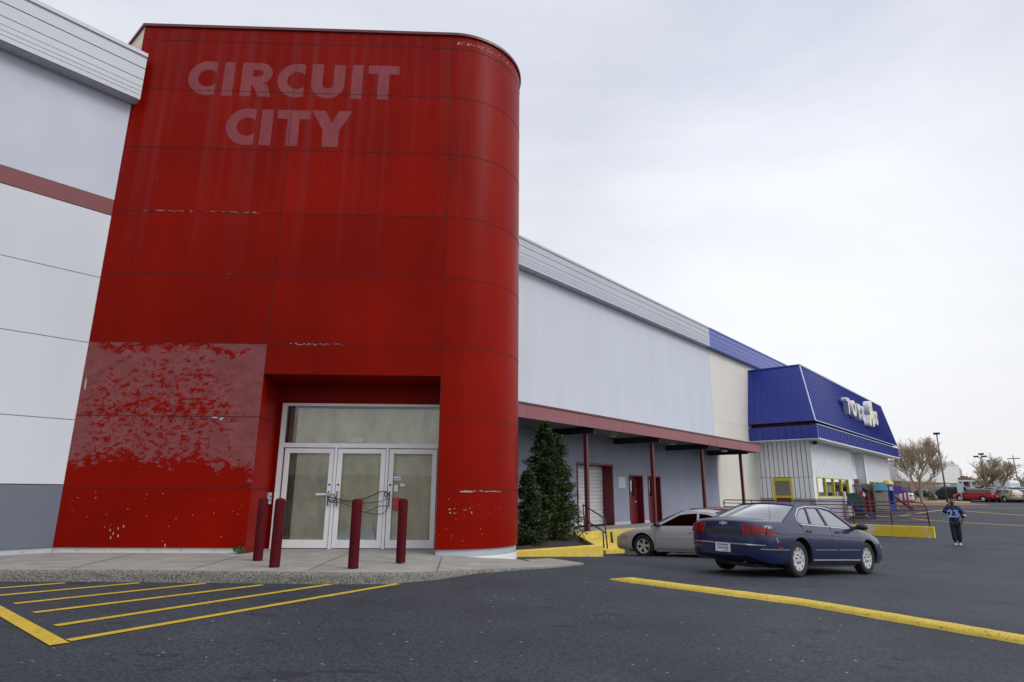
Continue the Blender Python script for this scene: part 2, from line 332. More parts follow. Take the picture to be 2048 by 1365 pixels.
M['greypanel'] = mat('blue_grey_wall_panel', (.51, .55, .635), .6, var=.05, vs=.9, bump=.06, bs=30)
M['greyblock'] = mat('painted_grey_block', (.56, .60, .665), .75, var=.035, vs=.9, bump=.2, bs=25, stretch=(1.5, 1, .22))
M['greybase'] = mat('grey_block_base', (.30, .31, .34), .8, var=.1, vs=1)
M['lowwall'] = mat('canopy_shaded_block_paint', (.25, .275, .355), .8, var=.10, vs=1.1, bump=.3, bs=22, stretch=(1, 1, .5))  # blue-grey block below the canopy, with the canopy's shade put into its colour
M['basegrey'] = mat('dark_grey_base_panel', (.125, .143, .18), .6, var=.06, vs=1.5, bump=.05, bs=30)
M['fascia'] = mat('grey_metal_fascia', (.45, .48, .53), .45, metal=.05, var=.05, vs=1.0, stretch=(.15, 1, 1))
M['fascialine'] = mat('fascia_shadow_gap', (.10, .105, .12), .6)
M['bluefascia'] = mat('blue_metal_fascia', (.10, .135, .42), .35, metal=.25, var=.05, vs=1, stretch=(.15, 1, 1))
M['blueline'] = mat('dark_blue_gap', (.012, .018, .10), .6)
M['band'] = mat('maroon_band', (.165, .025, .030), .5, var=.06)
M['cream'] = mat('cream_wall_panel', (.69, .67, .60), .65, var=.04, vs=.6, bump=.05, bs=30)
M['creamtrim'] = mat('cream_stucco', (.70, .62, .50), .7)
M['roof'] = mat('roof_membrane', (.18, .18, .18), .9)
M['alu'] = mat('door_aluminium', (.76, .76, .78), .42, metal=.0, var=.04, vs=3)
M['stripmetal'] = mat('base_flashing', (.62, .62, .60), .5, var=.08, vs=3)
M['black'] = mat('black_metal', (.012, .012, .014), .45)
M['rubber'] = mat('tyre_rubber', (.018, .018, .019), .8, var=.1, vs=20)
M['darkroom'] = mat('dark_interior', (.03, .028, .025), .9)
M['paper'] = mat('brown_kraft_paper', (.80, .74, .58), .8, var=.16, vs=2.2, bump=1.0, bs=4, stretch=(1.8, 1, .7))
M['whitecard'] = mat('white_card', (.72, .76, .78), .7, var=.03)
M['glass'] = glass('door_glass', (.95, .96, .95), .01, 1.7)
M['winglass'] = glass('window_glass', (.55, .60, .62), .01, 4.0)
M['postred'] = mat('dark_red_bollard_paint', (.080, .009, .012), .7, spec=.04, var=.16, vs=9, bump=.1, bs=30, stretch=(1, 1, .4))
M['canopyred'] = mat('dusty_red_metal', (.26, .085, .10), .45, var=.10, vs=1.2, stretch=(.4, 1, 1))
M['columnred'] = mat('maroon_column_paint', (.12, .020, .024), .45, var=.1)
M['soffit'] = mat('grey_soffit', (.13, .13, .145), .8, var=.08)
M['beam'] = mat('dark_beam_paint', (.022, .020, .024), .7)
M['doorred'] = mat('maroon_door_paint', (.13, .010, .018), .4, var=.08)
M['shutter'] = mat('white_shutter', (.62, .63, .64), .5, var=.04, vs=2)
M['white'] = mat('white_paint', (.74, .75, .76), .5, var=.04, vs=2)
M['siding'] = mat('white_ribbed_siding', (.79, .81, .84), .5, var=.03, vs=1.5)
M['blue'] = mat('blue_standing_seam', (.011, .028, .275), .40, var=.06, vs=1.0, spec=.6)
M['blueedge'] = mat('pale_blue_trim', (.45, .50, .70), .4)
M['revealred'] = mat('brown_red_reveal', (.10, .030, .022), .6)
M['yelframe'] = mat('yellow_frame_paint', (.62, .50, .02), .45, var=.05)
M['greenyel'] = mat('olive_yellow_frame', (.42, .40, .03), .45)
M['lampglass'] = mat('frosted_lens', (.75, .75, .72), .3)
M['cream2'] = mat('yellowed_lens', (.45, .40, .25), .4)
M['soil'] = mat('dark_mulch', (.035, .024, .018), 1, var=.5, vs=14, bump=1, bs=30)
M['mulch'] = mat('orange_bark_mulch', (.21, .115, .055), 1, var=.35, vs=4, bump=.8, bs=12)
M['grass'] = mat('dry_winter_grass', (.25, .24, .17), 1, var=.18, vs=.9, bump=.4, bs=8)
M['bark'] = mat('pale_bark', (.34, .27, .19), .9, var=.2, vs=5)
M['twig'] = mat('bare_twig', (.40, .31, .22), .9, var=.2, vs=2)
M['twig2'] = mat('greenish_twig', (.27, .22, .13), .9, var=.25, vs=1)
M['leafd'] = mat('dark_evergreen_leaf', (.030, .055, .020), .8, spec=.2, var=.4, vs=3.5)
M['leafl'] = mat('young_evergreen_leaf', (.080, .110, .030), .8, spec=.2, var=.35, vs=3.5)

# ================================================================== GROUND
def axis(a, b, fine):
    xs = [a];
    while xs[-1] < b:
        x = xs[-1]; d = 0 if fine[0] <= x <= fine[1] else min(abs(x - fine[0]), abs(x - fine[1]))
        xs.append(x + max(.6, d * .14))
    return xs
g = MB(); X = axis(-900, 1500, (-20, 70)); Y = axis(-900, 2200, (-12, 90))
g.grid([[(x, y, gz(x, y)) for x in X] for y in Y]); ground = g.build('asphalt_ground', M['asphalt']); struct(ground)

# sidewalk in front of the tower, falling to the lot as a ramp
KT = [(-14, 1143, .42), (-2, 1139.5, .42), (200, 1139.5, .42), (500, 1142.5, .42), (680, 1144.5, .42), (780, 1145, .41), (860, 1143.5, .38), (948, 1139, .32), (1036, 1135.5, .29), (1110, 1133, .255), (1166, 1130.5, None)]
kt = []
for px, py, z in KT:
    kt.append(at(px, py, z) if z is not None else onground(px, py) + Vector((0, 0, .04)))
kt = [un(-14, -12.0, .42), un(-4, -11.6, .42)] + kt[1:]
def densify(P, n):
    out = []
    for i in range(len(P) - 1):
        for k in range(n): out.append(P[i].lerp(P[i + 1], k / n))
    return out + [P[-1]]
ktd = densify(kt, 14)
Tm = Matrix.Translation(A0) @ Matrix.Rotation(ROTT, 4, 'Z'); Wm = Matrix.Translation(W0) @ Matrix.Rotation(ROTW, 4, 'Z')
TL = lambda x, y, z=0: Tm @ Vector((x, y, z)); WL = lambda x, y, z=0: Wm @ Vector((x, y, z))
bk = [un(-14, -15.1, .42), un(-4, -15.1, .42), un(3.4, -15.1, .42), TL(.6, .12, .42), TL(3.0, .12, .42), TL(4.5, .12, .42), TL(5.6, .12, .42), TL(7.0, .12, .41), TL(7.9, .2, .38), TL(8.75, .75, .28), at(1040, 1119.5, .18), onground(1100, 1121.5) + Vector((0, 0, .05)), onground(1166, 1129.5) + Vector((0, 0, .04))]
bkd = densify(bk, 14)
sw = MB(); sw.grid([[b.lerp(a, t) for t in (0, .2, .4, .6, .8, 1)] for a, b in zip(ktd, bkd)], 0, False)
for i in range(len(ktd)):                                        # rough exposed aggregate kerb face, built as five rows
    pass
rows = []
for i, p in enumerate(ktd):
    d = (ktd[min(i + 1, len(ktd) - 1)] - ktd[max(i - 1, 0)]); d.z = 0; d.normalize(); o = Vector((d.y, -d.x, 0))
    gb = gz(p.x, p.y) - .02; h = max(.01, p.z - gb); row = []
    for t, off in ((0, 0), (.1, .022), (.3, .035), (.55, .04), (.8, .045), (1, .05)):
        q = p + o * off * min(1, h / .1); q.z = p.z - h * t
        if 0 < t < 1: q += o * random.uniform(-.014, .014) * min(1, h / .15); q.z += random.uniform(-.006, .006)
        row.append(q)
    rows.append(row)
sw.grid(rows, 1, True)
for s0, s1 in ((2, 3),): pass
side = sw.build('sidewalk', [M['concrete'], M['kerb']]); struct(side)
jm = MB()
def strip(a, b, w, lift=.004):
    d = (b - a); o = Vector((-d.y, d.x, 0)).normalized() * w / 2; l = Vector((0, 0, lift)); jm.quad(a - o + l, b - o + l, b + o + l, a + o + l)
for (x1, y1), (x2, y2) in (((270, 1107), (140, 1138)), ((480, 1112), (380, 1140)), ((697, 1106), (615, 1142)), ((884, 1114), (874, 1143)), ((30, 1113), (-30, 1121))):
    strip(at(x1, y1, .42), at(x2, y2, .42), .012)
struct(jm.build('sidewalk_joints', M['caulk']))
rc = MB(); rc.box(3.72, 7.42, .13, 1.3, .2, .416); rf = rc.build('entrance_floor', M['concrete']); rf.matrix_world = Tm; struct(rf)

# painted markings
def line(mb, pts, w, lift=.006, n=6):
    P = densify([Vector(p) for p in pts], n); rows = []
    for i, p in enumerate(P):
        d = P[min(i + 1, len(P) - 1)] - P[max(i - 1, 0)]; d.z = 0; d.normalize(); o = Vector((-d.y, d.x, 0)) * w / 2
        a, b = p - o, p + o; rows.append([Vector((a.x, a.y, gz(a.x, a.y) + lift)), Vector((b.x, b.y, gz(b.x, b.y) + lift))])
    mb.grid(rows, 0, False)
hm = MB()
for a, b in (((1.99, -7.13), (6.38, -7.79)), ((2.09, -7.98), (5.65, -8.48)), ((2.12, -8.98), (4.93, -9.15)), ((2.11, -9.84), (4.43, -9.91)), ((2.13, -10.73), (3.78, -10.67)), ((2.13, -11.52), (3.03, -11.45))):
    line(hm, [un(*a), un(*b)], .12)
line(hm, [un(1.89, -7.0), un(1.89, -12.2)], .15, .0095)
struct(hm.build('hatched_road_marking', M['yellowline']))
lm = MB()
def G2(a, b): return [onground(*a), onground(*b)]
for a, b in (((1730, 1031), (1862, 1042)), ((1862, 1042), (2130, 1057)), ((1800, 1033), (1890, 1020)), ((1930, 1023), (2130, 1038)), ((1920, 1015.5), (2160, 1020.5))):
    line(lm, G2(a, b), .22, .012, 12)
struct(lm.build('yellow_stall_lines', M['yellowline']))

# speed bump: a rounded yellow asphalt hump with tapered end
BL, BM_, BR = onground(1224, 1159), onground(1600, 1208), onground(2048, 1285)
path = [BL, BL.lerp(BM_, .12), BL.lerp(BM_, .5), BM_, BM_.lerp(BR, .5), BR, BR + (BR - BM_).normalized() * 1.8]
path = densify(path, 8); rows = []
for i, p in enumerate(path):
    d = path[min(i + 1, len(path) - 1)] - path[max(i - 1, 0)]; d.z = 0; d.normalize(); o = Vector((-d.y, d.x, 0)); e = min(1, .12 + i / 9); row = []
    for k in range(13):
        t = -1 + k / 6; hw = .135 * (.45 + .55 * e); h = .06 * e * max(0, 1 - t * t) ** .7
        q = p + o * t * hw + o * random.uniform(-.012, .012); row.append(Vector((q.x, q.y, gz(q.x, q.y) + h + (.003 if abs(t) < .99 else -.012) + random.uniform(-.003, .003) * (abs(t) < .95))))
    rows.append(row)
b = MB(); b.grid(rows); o = b.build('speed_bump', M['yellowbump'])
tag(o, 'long low yellow painted speed bump lying across the asphalt', 'speed bump')

# ================================================================== RED ENTRANCE TOWER
tower = thing('store_tower', 'tall red panelled entrance tower with rounded corner and faded lettering', 'tower', A0, ROTT)
ZJ = [1.66, 3.10, 4.66, 6.22, 7.68, 9.27, 10.79, 12.15]; ZT = 12.55; XS, XO, RC = 3.71, 7.43, 1.72
DIR = Vector((-math.sin(TA - WA), math.cos(TA - WA), 0))     # into the building, square to the store wall
ARC = [Vector((XO + RC * math.sin(a), RC - RC * math.cos(a), 0)) for a in [R(k * 137.2 / 28) for k in range(29)]]
SIDE_END = ARC[-1] + DIR * 6.5; LEFT_END = Vector((0, 0, 0)) + DIR * 6.5
w = MB()
def vq(a, b, z0, z1, m=0, mb=None): (mb or w).quad((a[0], a[1], z0), (b[0], b[1], z0), (b[0], b[1], z1), (a[0], a[1], z1), m)
ZL = [4.66, 6.22, 7.68, 9.27, 10.79, 12.15, ZT]
vq((0, 0), (XS, 0), .52, 1.66)
for a, b_ in zip(ZL[:-1], ZL[1:]): vq((0, 0), (XS, 0), a, b_); vq((XS, 0), (XO, 0), a, b_)
vq((XS, 0), (XO, 0), 4.01, 4.66)
vq(ARC[-1], SIDE_END, .3, ZT); vq(LEFT_END, (0, 0), .3, ZT, 1); vq(SIDE_END, LEFT_END, .3, ZT, 1)
w.add([(p[0], p[1], ZT - .02) for p in [(0, 0)] + ARC + [SIDE_END, LEFT_END]], [tuple(range(len(ARC) + 3))], 2)
def tone(o, amp, seed):
    at_ = o.data.attributes.new('tone', 'FLOAT', 'FACE'); r_ = random.Random(seed)
    at_.data.foreach_set('value', [r_.uniform(-amp, amp) for _ in o.data.polygons])
tone(w.build('wall', [M['red'], M['creamtrim'], M['roof']], tower), .08, 4)
pp = MB(); vq((0, 0), (XS, 0), 1.66, 4.66, 0, pp); o = pp.build('peeling_panel', M['peel'], tower); o['label'] = 'chalky pink panel with red paint patches left'
cc = MB(); cc.grid([[(p.x, p.y, .5), (p.x, p.y, ZT)] for p in ARC]); cc.build('rounded_corner', M['red'], tower)
rv = MB()
vq((XS, 1.15), (XS, 0), .40, 4.01, 0, rv); vq((XO, 0), (XO, 1.15), .40, 4.01, 0, rv)
rv.quad((XS, 0, 4.01), (XO, 0, 4.01), (XO, 1.2, 4.01), (XS, 1.2, 4.01)); vq((XS, 1.16), (XO, 1.16), 3.54, 4.01, 0, rv)
rv.box(XS, XS + .012, 0.0, 1.1, 1.655, 1.665, 1); rv.box(XS, XS + .012, 0, 1.1, 3.095, 3.105, 1)
rv.build('entrance_reveal', [M['red'], M['caulk']], tower)
jt = MB()
for z in ZJ:
    x1 = XS if z < 4 else XO
    jt.box(0, x1, -.005, .002, z - .0055, z + .0055)
    ring = [[(XO + (RC + s) * math.sin(a), RC - (RC + s) * math.cos(a), z + h) for s, h in ((-.002, -.0055), (.005, -.0055), (.005, .0055), (-.002, .0055))] for a in [R(k * 137.2 / 28) for k in range(29)]]
    jt.grid(ring, 0, False)
for x, z0, z1 in ((XS, 4.66, ZT), (XO, .5, ZT)): jt.box(x - .004, x + .004, -.006, .002, z0, z1)
jt.build('panel_joints', M['caulk'], tower)
cp = MB()
ring = [Vector((0, 0, 0)) + DIR * 6.5 + Vector((-.03, 0, 0)), Vector((-.03, -.04, 0))] + [Vector((XO + (RC + .04) * math.sin(a), RC - (RC + .04) * math.cos(a), 0)) for a in [R(k * 137.2 / 28) for k in range(29)]] + [SIDE_END + Vector((.03, .03, 0))]
cp.grid([[(p.x, p.y, z) for z in (ZT - .04, ZT + .03)] for p in ring], 0, False)
inn = [p + (Vector((4, 4, 0)) - p).normalized() * .3 for p in ring]
cp.grid([[(p.x, p.y, ZT + .03), (q.x, q.y, ZT + .03)] for p, q in zip(ring, inn)], 0, False)
cp.grid([[(p.x, p.y, ZT - .04), (q.x, q.y, ZT - .04)] for p, q in zip(ring, inn)], 0, False)
cp.build('coping', M['coping'], tower)
fl = MB(); fl.box(-.03, XS - .02, .03, .2, .40, .52)
for x in (.45, 1.12, 1.8, 2.45, 3.1, 3.5): fl.box(x, x + .012, .022, .03, .46, .475, 1)
fl.build('base_flashing', [M['stripmetal'], M['black']], tower)
fl = MB(); fl.grid([[(XO + (RC - .04) * math.sin(a), RC - (RC - .04) * math.cos(a), z) for z in (.36, .51)] for a in [R(k * 137.2 / 28) for k in range(29)]], 0, False); fl.build('base_flashing', M['fascia'], tower)
fo = MB(); fo.grid([[(XO + (RC - .02) * math.sin(a), RC - (RC - .02) * math.cos(a), z) for z in (-.3, .36)] for a in [R(k * 137.2 / 28) for k in range(29)]], 0, False)
fo.build('foundation', M['white'], tower)
# bare chips and scratches in the paint
ch = MB(); rnd = random.Random(3)
def chip(x, z, wx, hz):
    n = rnd.randint(5, 8); pts = []
    for k in range(n):
        a = -2 * math.pi * k / n; r = rnd.uniform(.5, 1)
        pts.append((x + wx * r * math.cos(a), z + hz * r * math.sin(a)))
    return pts
def put(x, z, wx, hz):
    pts = chip(x, z, wx, hz); v = []
    for (a, c) in pts:
        if a <= XO: v.append((a, -.0045, c))
        else:
            t = (a - XO) / RC; v.append((XO + (RC + .0045) * math.sin(t), RC - (RC + .0045) * math.cos(t), c))
    ch.add(v, [tuple(range(len(v)))])
for k in range(26): put(rnd.uniform(.1, 3.6), rnd.uniform(.6, 1.6), rnd.uniform(.006, .018), rnd.uniform(.006, .014))
for x, z in ((1.05, .85), (1.12, .78), (1.2, .88), (1.3, .92), (1.08, .70), (1.22, .74), (2.15, .56)): put(x, z, .016, .04)
for k in range(60):
    x = rnd.choice([rnd.uniform(0.6, 3.3)]); put(x, 7.68 + rnd.uniform(-.008, .012), rnd.uniform(.02, .08), rnd.uniform(.004, .010))
for k in range(26): put(rnd.uniform(4.2, 5.4), 4.66 + rnd.uniform(-.012, .02), rnd.uniform(.02, .07), rnd.uniform(.004, .012))
for k in range(14): put(rnd.uniform(.3, 3.6), 6.22 + rnd.uniform(-.006, .008), rnd.uniform(.015, .05), rnd.uniform(.003, .007))
for k in range(16): put(rnd.uniform(7.9, 8.9), 1.64 + rnd.uniform(-.012, .01), rnd.uniform(.02, .07), rnd.uniform(.005, .012))
put(8.05, 1.63, .2, .018); put(2.95, 3.06, .05, .045); put(2.8, 3.08, .09, .02); put(.08, 3.75, .025, .16)
for k in range(20): put(rnd.uniform(7.5, 8.9), rnd.uniform(.6, 1.5), rnd.uniform(.004, .016), rnd.uniform(.004, .012))
for k in range(14): put(rnd.uniform(7.55, 8.2), rnd.uniform(1.2, 1.3), rnd.uniform(.01, .04), rnd.uniform(.004, .014))
for k in range(90): put(XO + .12 + rnd.random() ** 1.6 * 1.7, 12.32 + rnd.uniform(-.05, .05), rnd.uniform(.006, .026), rnd.uniform(.005, .018))
for k in range(9): put(rnd.uniform(.2, 7.3), rnd.uniform(4.8, 11.8), rnd.uniform(.004, .009), rnd.uniform(.004, .010))
for k in range(10): put(rnd.uniform(4.6, 4.9), rnd.uniform(9.2, 9.7), rnd.uniform(.005, .02), rnd.uniform(.005, .012))
o = ch.build('paint_chips', M['chip'], tower); o['kind'] = 'stuff'
# faded lettering left where the sign letters hung
def arc(cx, cz, r, a0, a1, n=20): return [(cx + r * math.cos(R(a0 + (a1 - a0) * k / n)), cz + r * math.sin(R(a0 + (a1 - a0) * k / n))) for k in range(n + 1)]
def gC(w_, h):
    r = h / 2; a = math.degrees(math.acos((w_ - r) / r)); ri = r * .50; b = math.degrees(math.acos(min(.99, (w_ - r) / ri)))
    return [arc(r, r, r, a, 360 - a) + arc(r, r, ri, 360 - b, b)]
def gI(w_, h): return [[(0, 0), (w_, 0), (w_, h), (0, h)]]
def gT(w_, h): s = w_ * .36; m = w_ / 2; t = h * .25; return [[(m - s / 2, 0), (m + s / 2, 0), (m + s / 2, h - t), (w_, h - t), (w_, h), (0, h), (0, h - t), (m - s / 2, h - t)]]
def gY(w_, h): m = w_ / 2; s = w_ * .20; k = .45 * h; return [[(m - s, 0), (m + s, 0), (m + s, k), (w_, h), (w_ * .66, h), (m, k * 1.45), (w_ * .34, h), (0, h), (m - s, k)]]
def gU(w_, h): r = w_ / 2; t = w_ * .34; return [[(0, h)] + arc(r, r, r, 180, 360) + [(w_, h), (w_ - t, h)] + arc(r, r, r - t, 360, 180) + [(t, h)]]
def gR(w_, h):
    s = w_ * .36; r = h * .31; t = r * .68; c = w_ - r; zb = h - 2 * r
    return [[(0, 0), (s, 0), (s, h), (0, h)], [(s, h - t), (s, h)] + arc(c, h - r, r, 90, -90, 14)[::1] + [(s, zb), (s, zb + t)] + arc(c - .02, h - r, r - t, -90, 90, 10),
            [(s, zb), (w_ * .86, zb), (w_, 0), (w_ - s * 1.08, 0)]]
for f, x, z, w_, h in ((gC, 1.21, 10.66, .65, .93), (gI, 2.03, 10.66, .24, .92), (gR, 2.45, 10.66, .72, .92), (gC, 3.30, 10.66, .64, .93), (gU, 4.10, 10.66, .79, .93), (gI, 5.05, 10.67, .26, .93), (gT, 5.44, 10.67, .74, .93),
                       (gC, 2.24, 9.37, .66, .97), (gI, 3.03, 9.38, .27, .94), (gT, 3.40, 9.38, .76, .94), (gY, 4.19, 9.38, .95, .95)):
    m = MB()
    for poly in f(w_, h): m.prism([(x + a, -.001, z + c) for a, c in poly], (0, -.002, 0))
    m.build('faded_letter', M['ghost'], tower, fixn=True)
# glazed entrance
D = 1.15; XL, XR, ZB, ZH = 3.80, 7.42, .415, 3.55
f = MB(); y0, y1 = D - .06, D + .06
f.box(XL, XL + .10, y0, y1, ZB, ZH); f.box(XR - .09, XR, y0, y1, ZB, ZH); f.box(XL + .10, XR - .09, y0, y1, ZH - .06, ZH); f.box(XL + .10, XR - .09, y0, y1, 2.56, 2.66)
for x in (5.07, 6.21): f.box(x - .03, x + .03, y0, y1, ZB, 2.56)
f.box(XS + .002, XL, D, D + .05, ZB, 4.0, 1)
f.build('storefront_frame', [M['alu'], M['red']], tower, .004)
tw = MB(); tw.box(XL + .1, XR - .09, D - .006, D + .006, 2.66, ZH - .06); tw.build('transom_pane', M['glass'], tower)
def crumple(x0, x1, z0, z1, y, amp, seed, name='paper_cover', par=None):
    m = MB(); nx, nz_ = max(8, int((x1 - x0) / .03)), max(8, int((z1 - z0) / .03)); rows = []
    for j in range(nz_ + 1):
        row = []
        for i in range(nx + 1):
            x = x0 + (x1 - x0) * i / nx; z = z0 + (z1 - z0) * j / nz_
            n = .5 * abs(noise.noise(Vector((x * 1.6 + z * 1.9 + seed, z * .6 - x * .5, 3)))) + .5 * abs(noise.noise(Vector((x * 2.2 - z * 1.2, seed, z * 1.7 + x)))) + .25 * abs(noise.noise(Vector((x * 5 + z * 3, seed * 2, z * 4))))
            row.append((x, y + amp * n, z))
        rows.append(row)
    m.grid(rows); return m.build(name, M['paper'], par or tower)
dp_ = MB(); dp_.box(XL + .11, 4.2, D + .2, D + .21, .45, ZH - .07); dp_.build('bare_board', mat('dark_brown_board', (.20, .155, .10), .8, var=.2, vs=3), tower)
crumple(4.12, XR - .1, 2.67, ZH - .10, D + .05, .10, 1.3)
LV = [(3.94, 5.03, 'l'), (5.11, 6.17, 'm'), (6.25, 7.31, 'r')]
doors = []
for i, (x0, x1, k) in enumerate(LV):
    m = MB(); sw_ = .105; a, b_ = D - .035, D + .035
    m.box(x0, x0 + sw_, a, b_, .43, 2.545); m.box(x1 - sw_, x1, a, b_, .43, 2.545); m.box(x0 + sw_, x1 - sw_, a, b_, 2.44, 2.545); m.box(x0 + sw_, x1 - sw_, a, b_, .43, .60)
    d = m.build('door', M['alu'], tower, .004); doors.append(d)
    d['label'] = ['glass door papered inside with a blue sticker', 'glass door with white card leaning inside', 'glass door with red poster and notices'][i]
    p = MB(); p.box(x0 + sw_, x1 - sw_, D - .004, D + .004, .60, 2.44); p.build('pane', M['glass'], d)
    crumple(x0 + .08 + (.16 if i == 0 else 0), x1 - .08, .5, 2.45, D + .05, .085, 5.0 + i, 'paper_cover', d)
    hb = MB(); hs = [x1 - .055] if i == 0 else [x0 + .055]
    for hx in hs:
        hb.tube([(hx, D - .035, 1.32), (hx, D - .10, 1.34), (hx, D - .10, 1.60), (hx, D - .035, 1.62)], .012, 8)
        hb.lathe([(0, -.012), (.022, -.012), (.022, 0)], (hx, D - .035, 1.76), 'Y', 12)
    hb.build('handle', M['black'], d)
def sticker(door, x, z, w_, h, m, name='notice'):
    s = MB(); s.box(x, x + w_, D - .008, D - .0055, z, z + h); s.build(name, m, door)
M['sblue'] = mat('blue_sticker', (.05, .22, .50), .5); M['sred'] = mat('red_poster', (.42, .03, .04), .5, var=.3, vs=20); M['swhite'] = mat('notice_paper', (.70, .70, .72), .6, var=.15, vs=60)
sticker(doors[0], 4.72, 1.83, .07, .06, M['sblue'], 'sticker'); sticker(doors[0], 4.68, 1.53, .24, .045, M['swhite'])
sticker(doors[2], 6.37, 1.86, .15, .09, M['swhite']); sticker(doors[2], 6.38, 1.62, .09, .14, M['swhite']); sticker(doors[2], 6.52, 1.73, .10, .06, M['swhite']); sticker(doors[2], 6.38, 1.22, .17, .27, M['sred'], 'poster')
s = MB(); s.box(6.38, 6.51, D - .0105, D - .0085, 1.885, 1.905); s.build('notice', M['sblue'], doors[2])
wc = MB(); wc.prism([(5.21, D + .010, .602), (6.03, D + .010, .602), (5.93, D + .016, .98), (5.21, D + .016, .73)], (0, .006, 0)); wc.build('card', M['whitecard'], doors[1], fixn=True)
t = text_mesh('house_number', '6100', .13, .008, M['white'], tower, .004); t.location = (5.38, D - .012, 2.69)
ic = MB(); ic.box(XS + .001, XS + .05, .93, 1.08, 1.34, 1.58); ic.box(XS + .05, XS + .056, .96, 1.05, 1.49, 1.51, 1); ic.box(XS + .05, XS + .056, .96, 1.05, 1.41, 1.43, 1); ic.build('intercom_box', [M['fascia'], M['black']], tower, .004)
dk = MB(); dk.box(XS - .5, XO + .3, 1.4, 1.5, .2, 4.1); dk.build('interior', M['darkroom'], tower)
cb = thing('lock_cable', 'black cable looped through the door handles of the papered entrance', 'cable', TL(5.6, D - .1, 1.3), ROTT)
cm = MB(); yy = -.01
def C(pts, r=.008): cm.tube([(x - 5.6, yy + (0 if k % 2 else -.012), z - 1.3) for k, (x, z) in enumerate(pts)], r, 6)
C([(4.96, 1.50), (5.2, 1.46), (5.35, 1.42), (5.55, 1.42), (5.75, 1.46), (5.95, 1.54), (6.12, 1.62), (6.24, 1.62), (6.31, 1.54)], .011)
C([(4.98, 1.44), (5.25, 1.41), (5.6, 1.36), (5.9, 1.38), (6.15, 1.41), (6.28, 1.48), (6.31, 1.40)])
C([(5.0, 1.40), (5.3, 1.37), (5.55, 1.27), (5.8, 1.18), (6.0, 1.14), (6.18, 1.15), (6.28, 1.24), (6.31, 1.36)])
C([(5.8, 1.19), (5.95, 1.23), (6.1, 1.31), (6.25, 1.32), (6.3, 1.30)], .009)
for r_, cx in ((.075, 5.07),): C([(cx + r_ * math.cos(a), 1.47 + r_ * 1.1 * math.sin(a)) for a in [k * math.pi / 8 for k in range(17)]], .009)
C([(6.24 + .045 * math.cos(a), 1.56 + .045 * math.sin(a)) for a in [k * math.pi / 6 for k in range(13)]], .009)
cm.build('cable', M['black'], cb)
ym = MB(); ym.tube([(5.84 - 5.6, yy, 1.20 - 1.3), (5.77 - 5.6, yy, 1.21 - 1.3)], .014, 6); ym.build('clamp', M['yelframe'], cb)
ym = MB(); ym.tube([(6.0 - 5.6, yy, 1.25 - 1.3), (6.06 - 5.6, yy, 1.285 - 1.3)], .014, 6); ym.build('clamp', M['yelframe'], cb)

# ================================================================== GREY STORE (both sides of the tower)
store = thing('store_building', 'long grey windowless store with ribbed metal eaves on both sides of the red tower', 'building', W0, ROTW)
UE = 35.97
m = MB(); m.box(-14, 3.62, 0, .3, .52, 11.4, 0); zs = [.52, 1.71, 3.0, 4.63, 6.08, 7.54]
w = MB()
for a, b_ in zip(zs[1:-1], zs[2:]): w.box(-14, 3.65, 0, .05, a + .006, b_ - .006)
w.build('wall_panels', M['whitepanel'], store, .004)
w = MB(); w.box(-14, 3.65, 0.0, .05, 7.92, 10.6); w.build('upper_wall', M['greypanel'], store)
w = MB(); w.box(-14, 3.65, -.006, .05, 7.548, 7.915); w.build('red_band', M['band'], store)
w = MB(); w.box(-14, 3.65, -.004, .05, .52, 1.702); w.build('base_panel', M['basegrey'], store)
w = MB(); w.box(-14, 3.68, .02, .1, .38, .515)
for x in (-1, .6, 1.6, 2.5, 3.2): w.box(x, x + .012, .012, .02, .45, .465, 1)
w.build('base_flashing', [M['fascia'], M['black']], store)
w = MB(); w.box(-14, 3.64, .06, .3, .3, 11.2); w.box(9, UE, .06, .3, 3.1, 11.2); w.build('backing_wall', M['caulk'], store)
def fascia(x0, x1, mm, ml, name, par):
    f = MB(); z = [10.36, 10.48, 10.58, 10.70, 10.88, 11.18, 11.46]
    f.box(x0, x1, -.30, .06, 10.36, 11.46)
    for a, b_ in zip(z[:-1], z[1:]): f.box(x0, x1, -.35, -.30, a + (.010 if a > 10.85 else .004), b_ - (.014 if b_ > 10.9 else .008))
    f.box(x0, x1, -.38, .10, 11.485, 11.58)
    f.box(x0, x1, -.352, -.28, 11.455, 11.485); f.box(x0 + .001, x1 - .001, -.31, -.302, 10.37, 11.46, 1)
    return f.build(name, [mm, ml], par)
fascia(-14, 3.72, M['fascia'], M['fascialine'], 'metal_fascia', store); fascia(8.5, 35.34, M['fascia'], M['fascialine'], 'metal_fascia', store)
w = MB(); w.box(9, UE, 0, .06, -.6, 10.6)
HO = [(21.5, 24.22, -.6, 2.84), (25.70, 26.90, -.6, 2.44), (27.5, 28.68, -.6, 2.44)]
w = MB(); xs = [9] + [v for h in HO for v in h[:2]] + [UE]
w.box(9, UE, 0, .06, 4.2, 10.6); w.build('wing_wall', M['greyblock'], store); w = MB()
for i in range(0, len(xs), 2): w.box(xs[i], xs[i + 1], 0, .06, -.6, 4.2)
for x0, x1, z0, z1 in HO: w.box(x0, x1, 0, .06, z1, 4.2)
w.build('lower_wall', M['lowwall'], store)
for a, b_ in ((9, 21.4), (24.3, 25.65), (26.95, 27.45), (28.75, UE)):
    w = MB(); w.box(a, b_, -.02, 0, .2, .40); w.build('base_trim', M['fascia'], store)
w = MB(); w.box(-14, 35.34, .1, 34, 11.1, 11.3); w.box(-14, -13.7, .3, 34, .3, 11.1); w.box(-14, 35.3, 33.7, 34, 0, 11.1); w.build('roof', M['roof'], store)
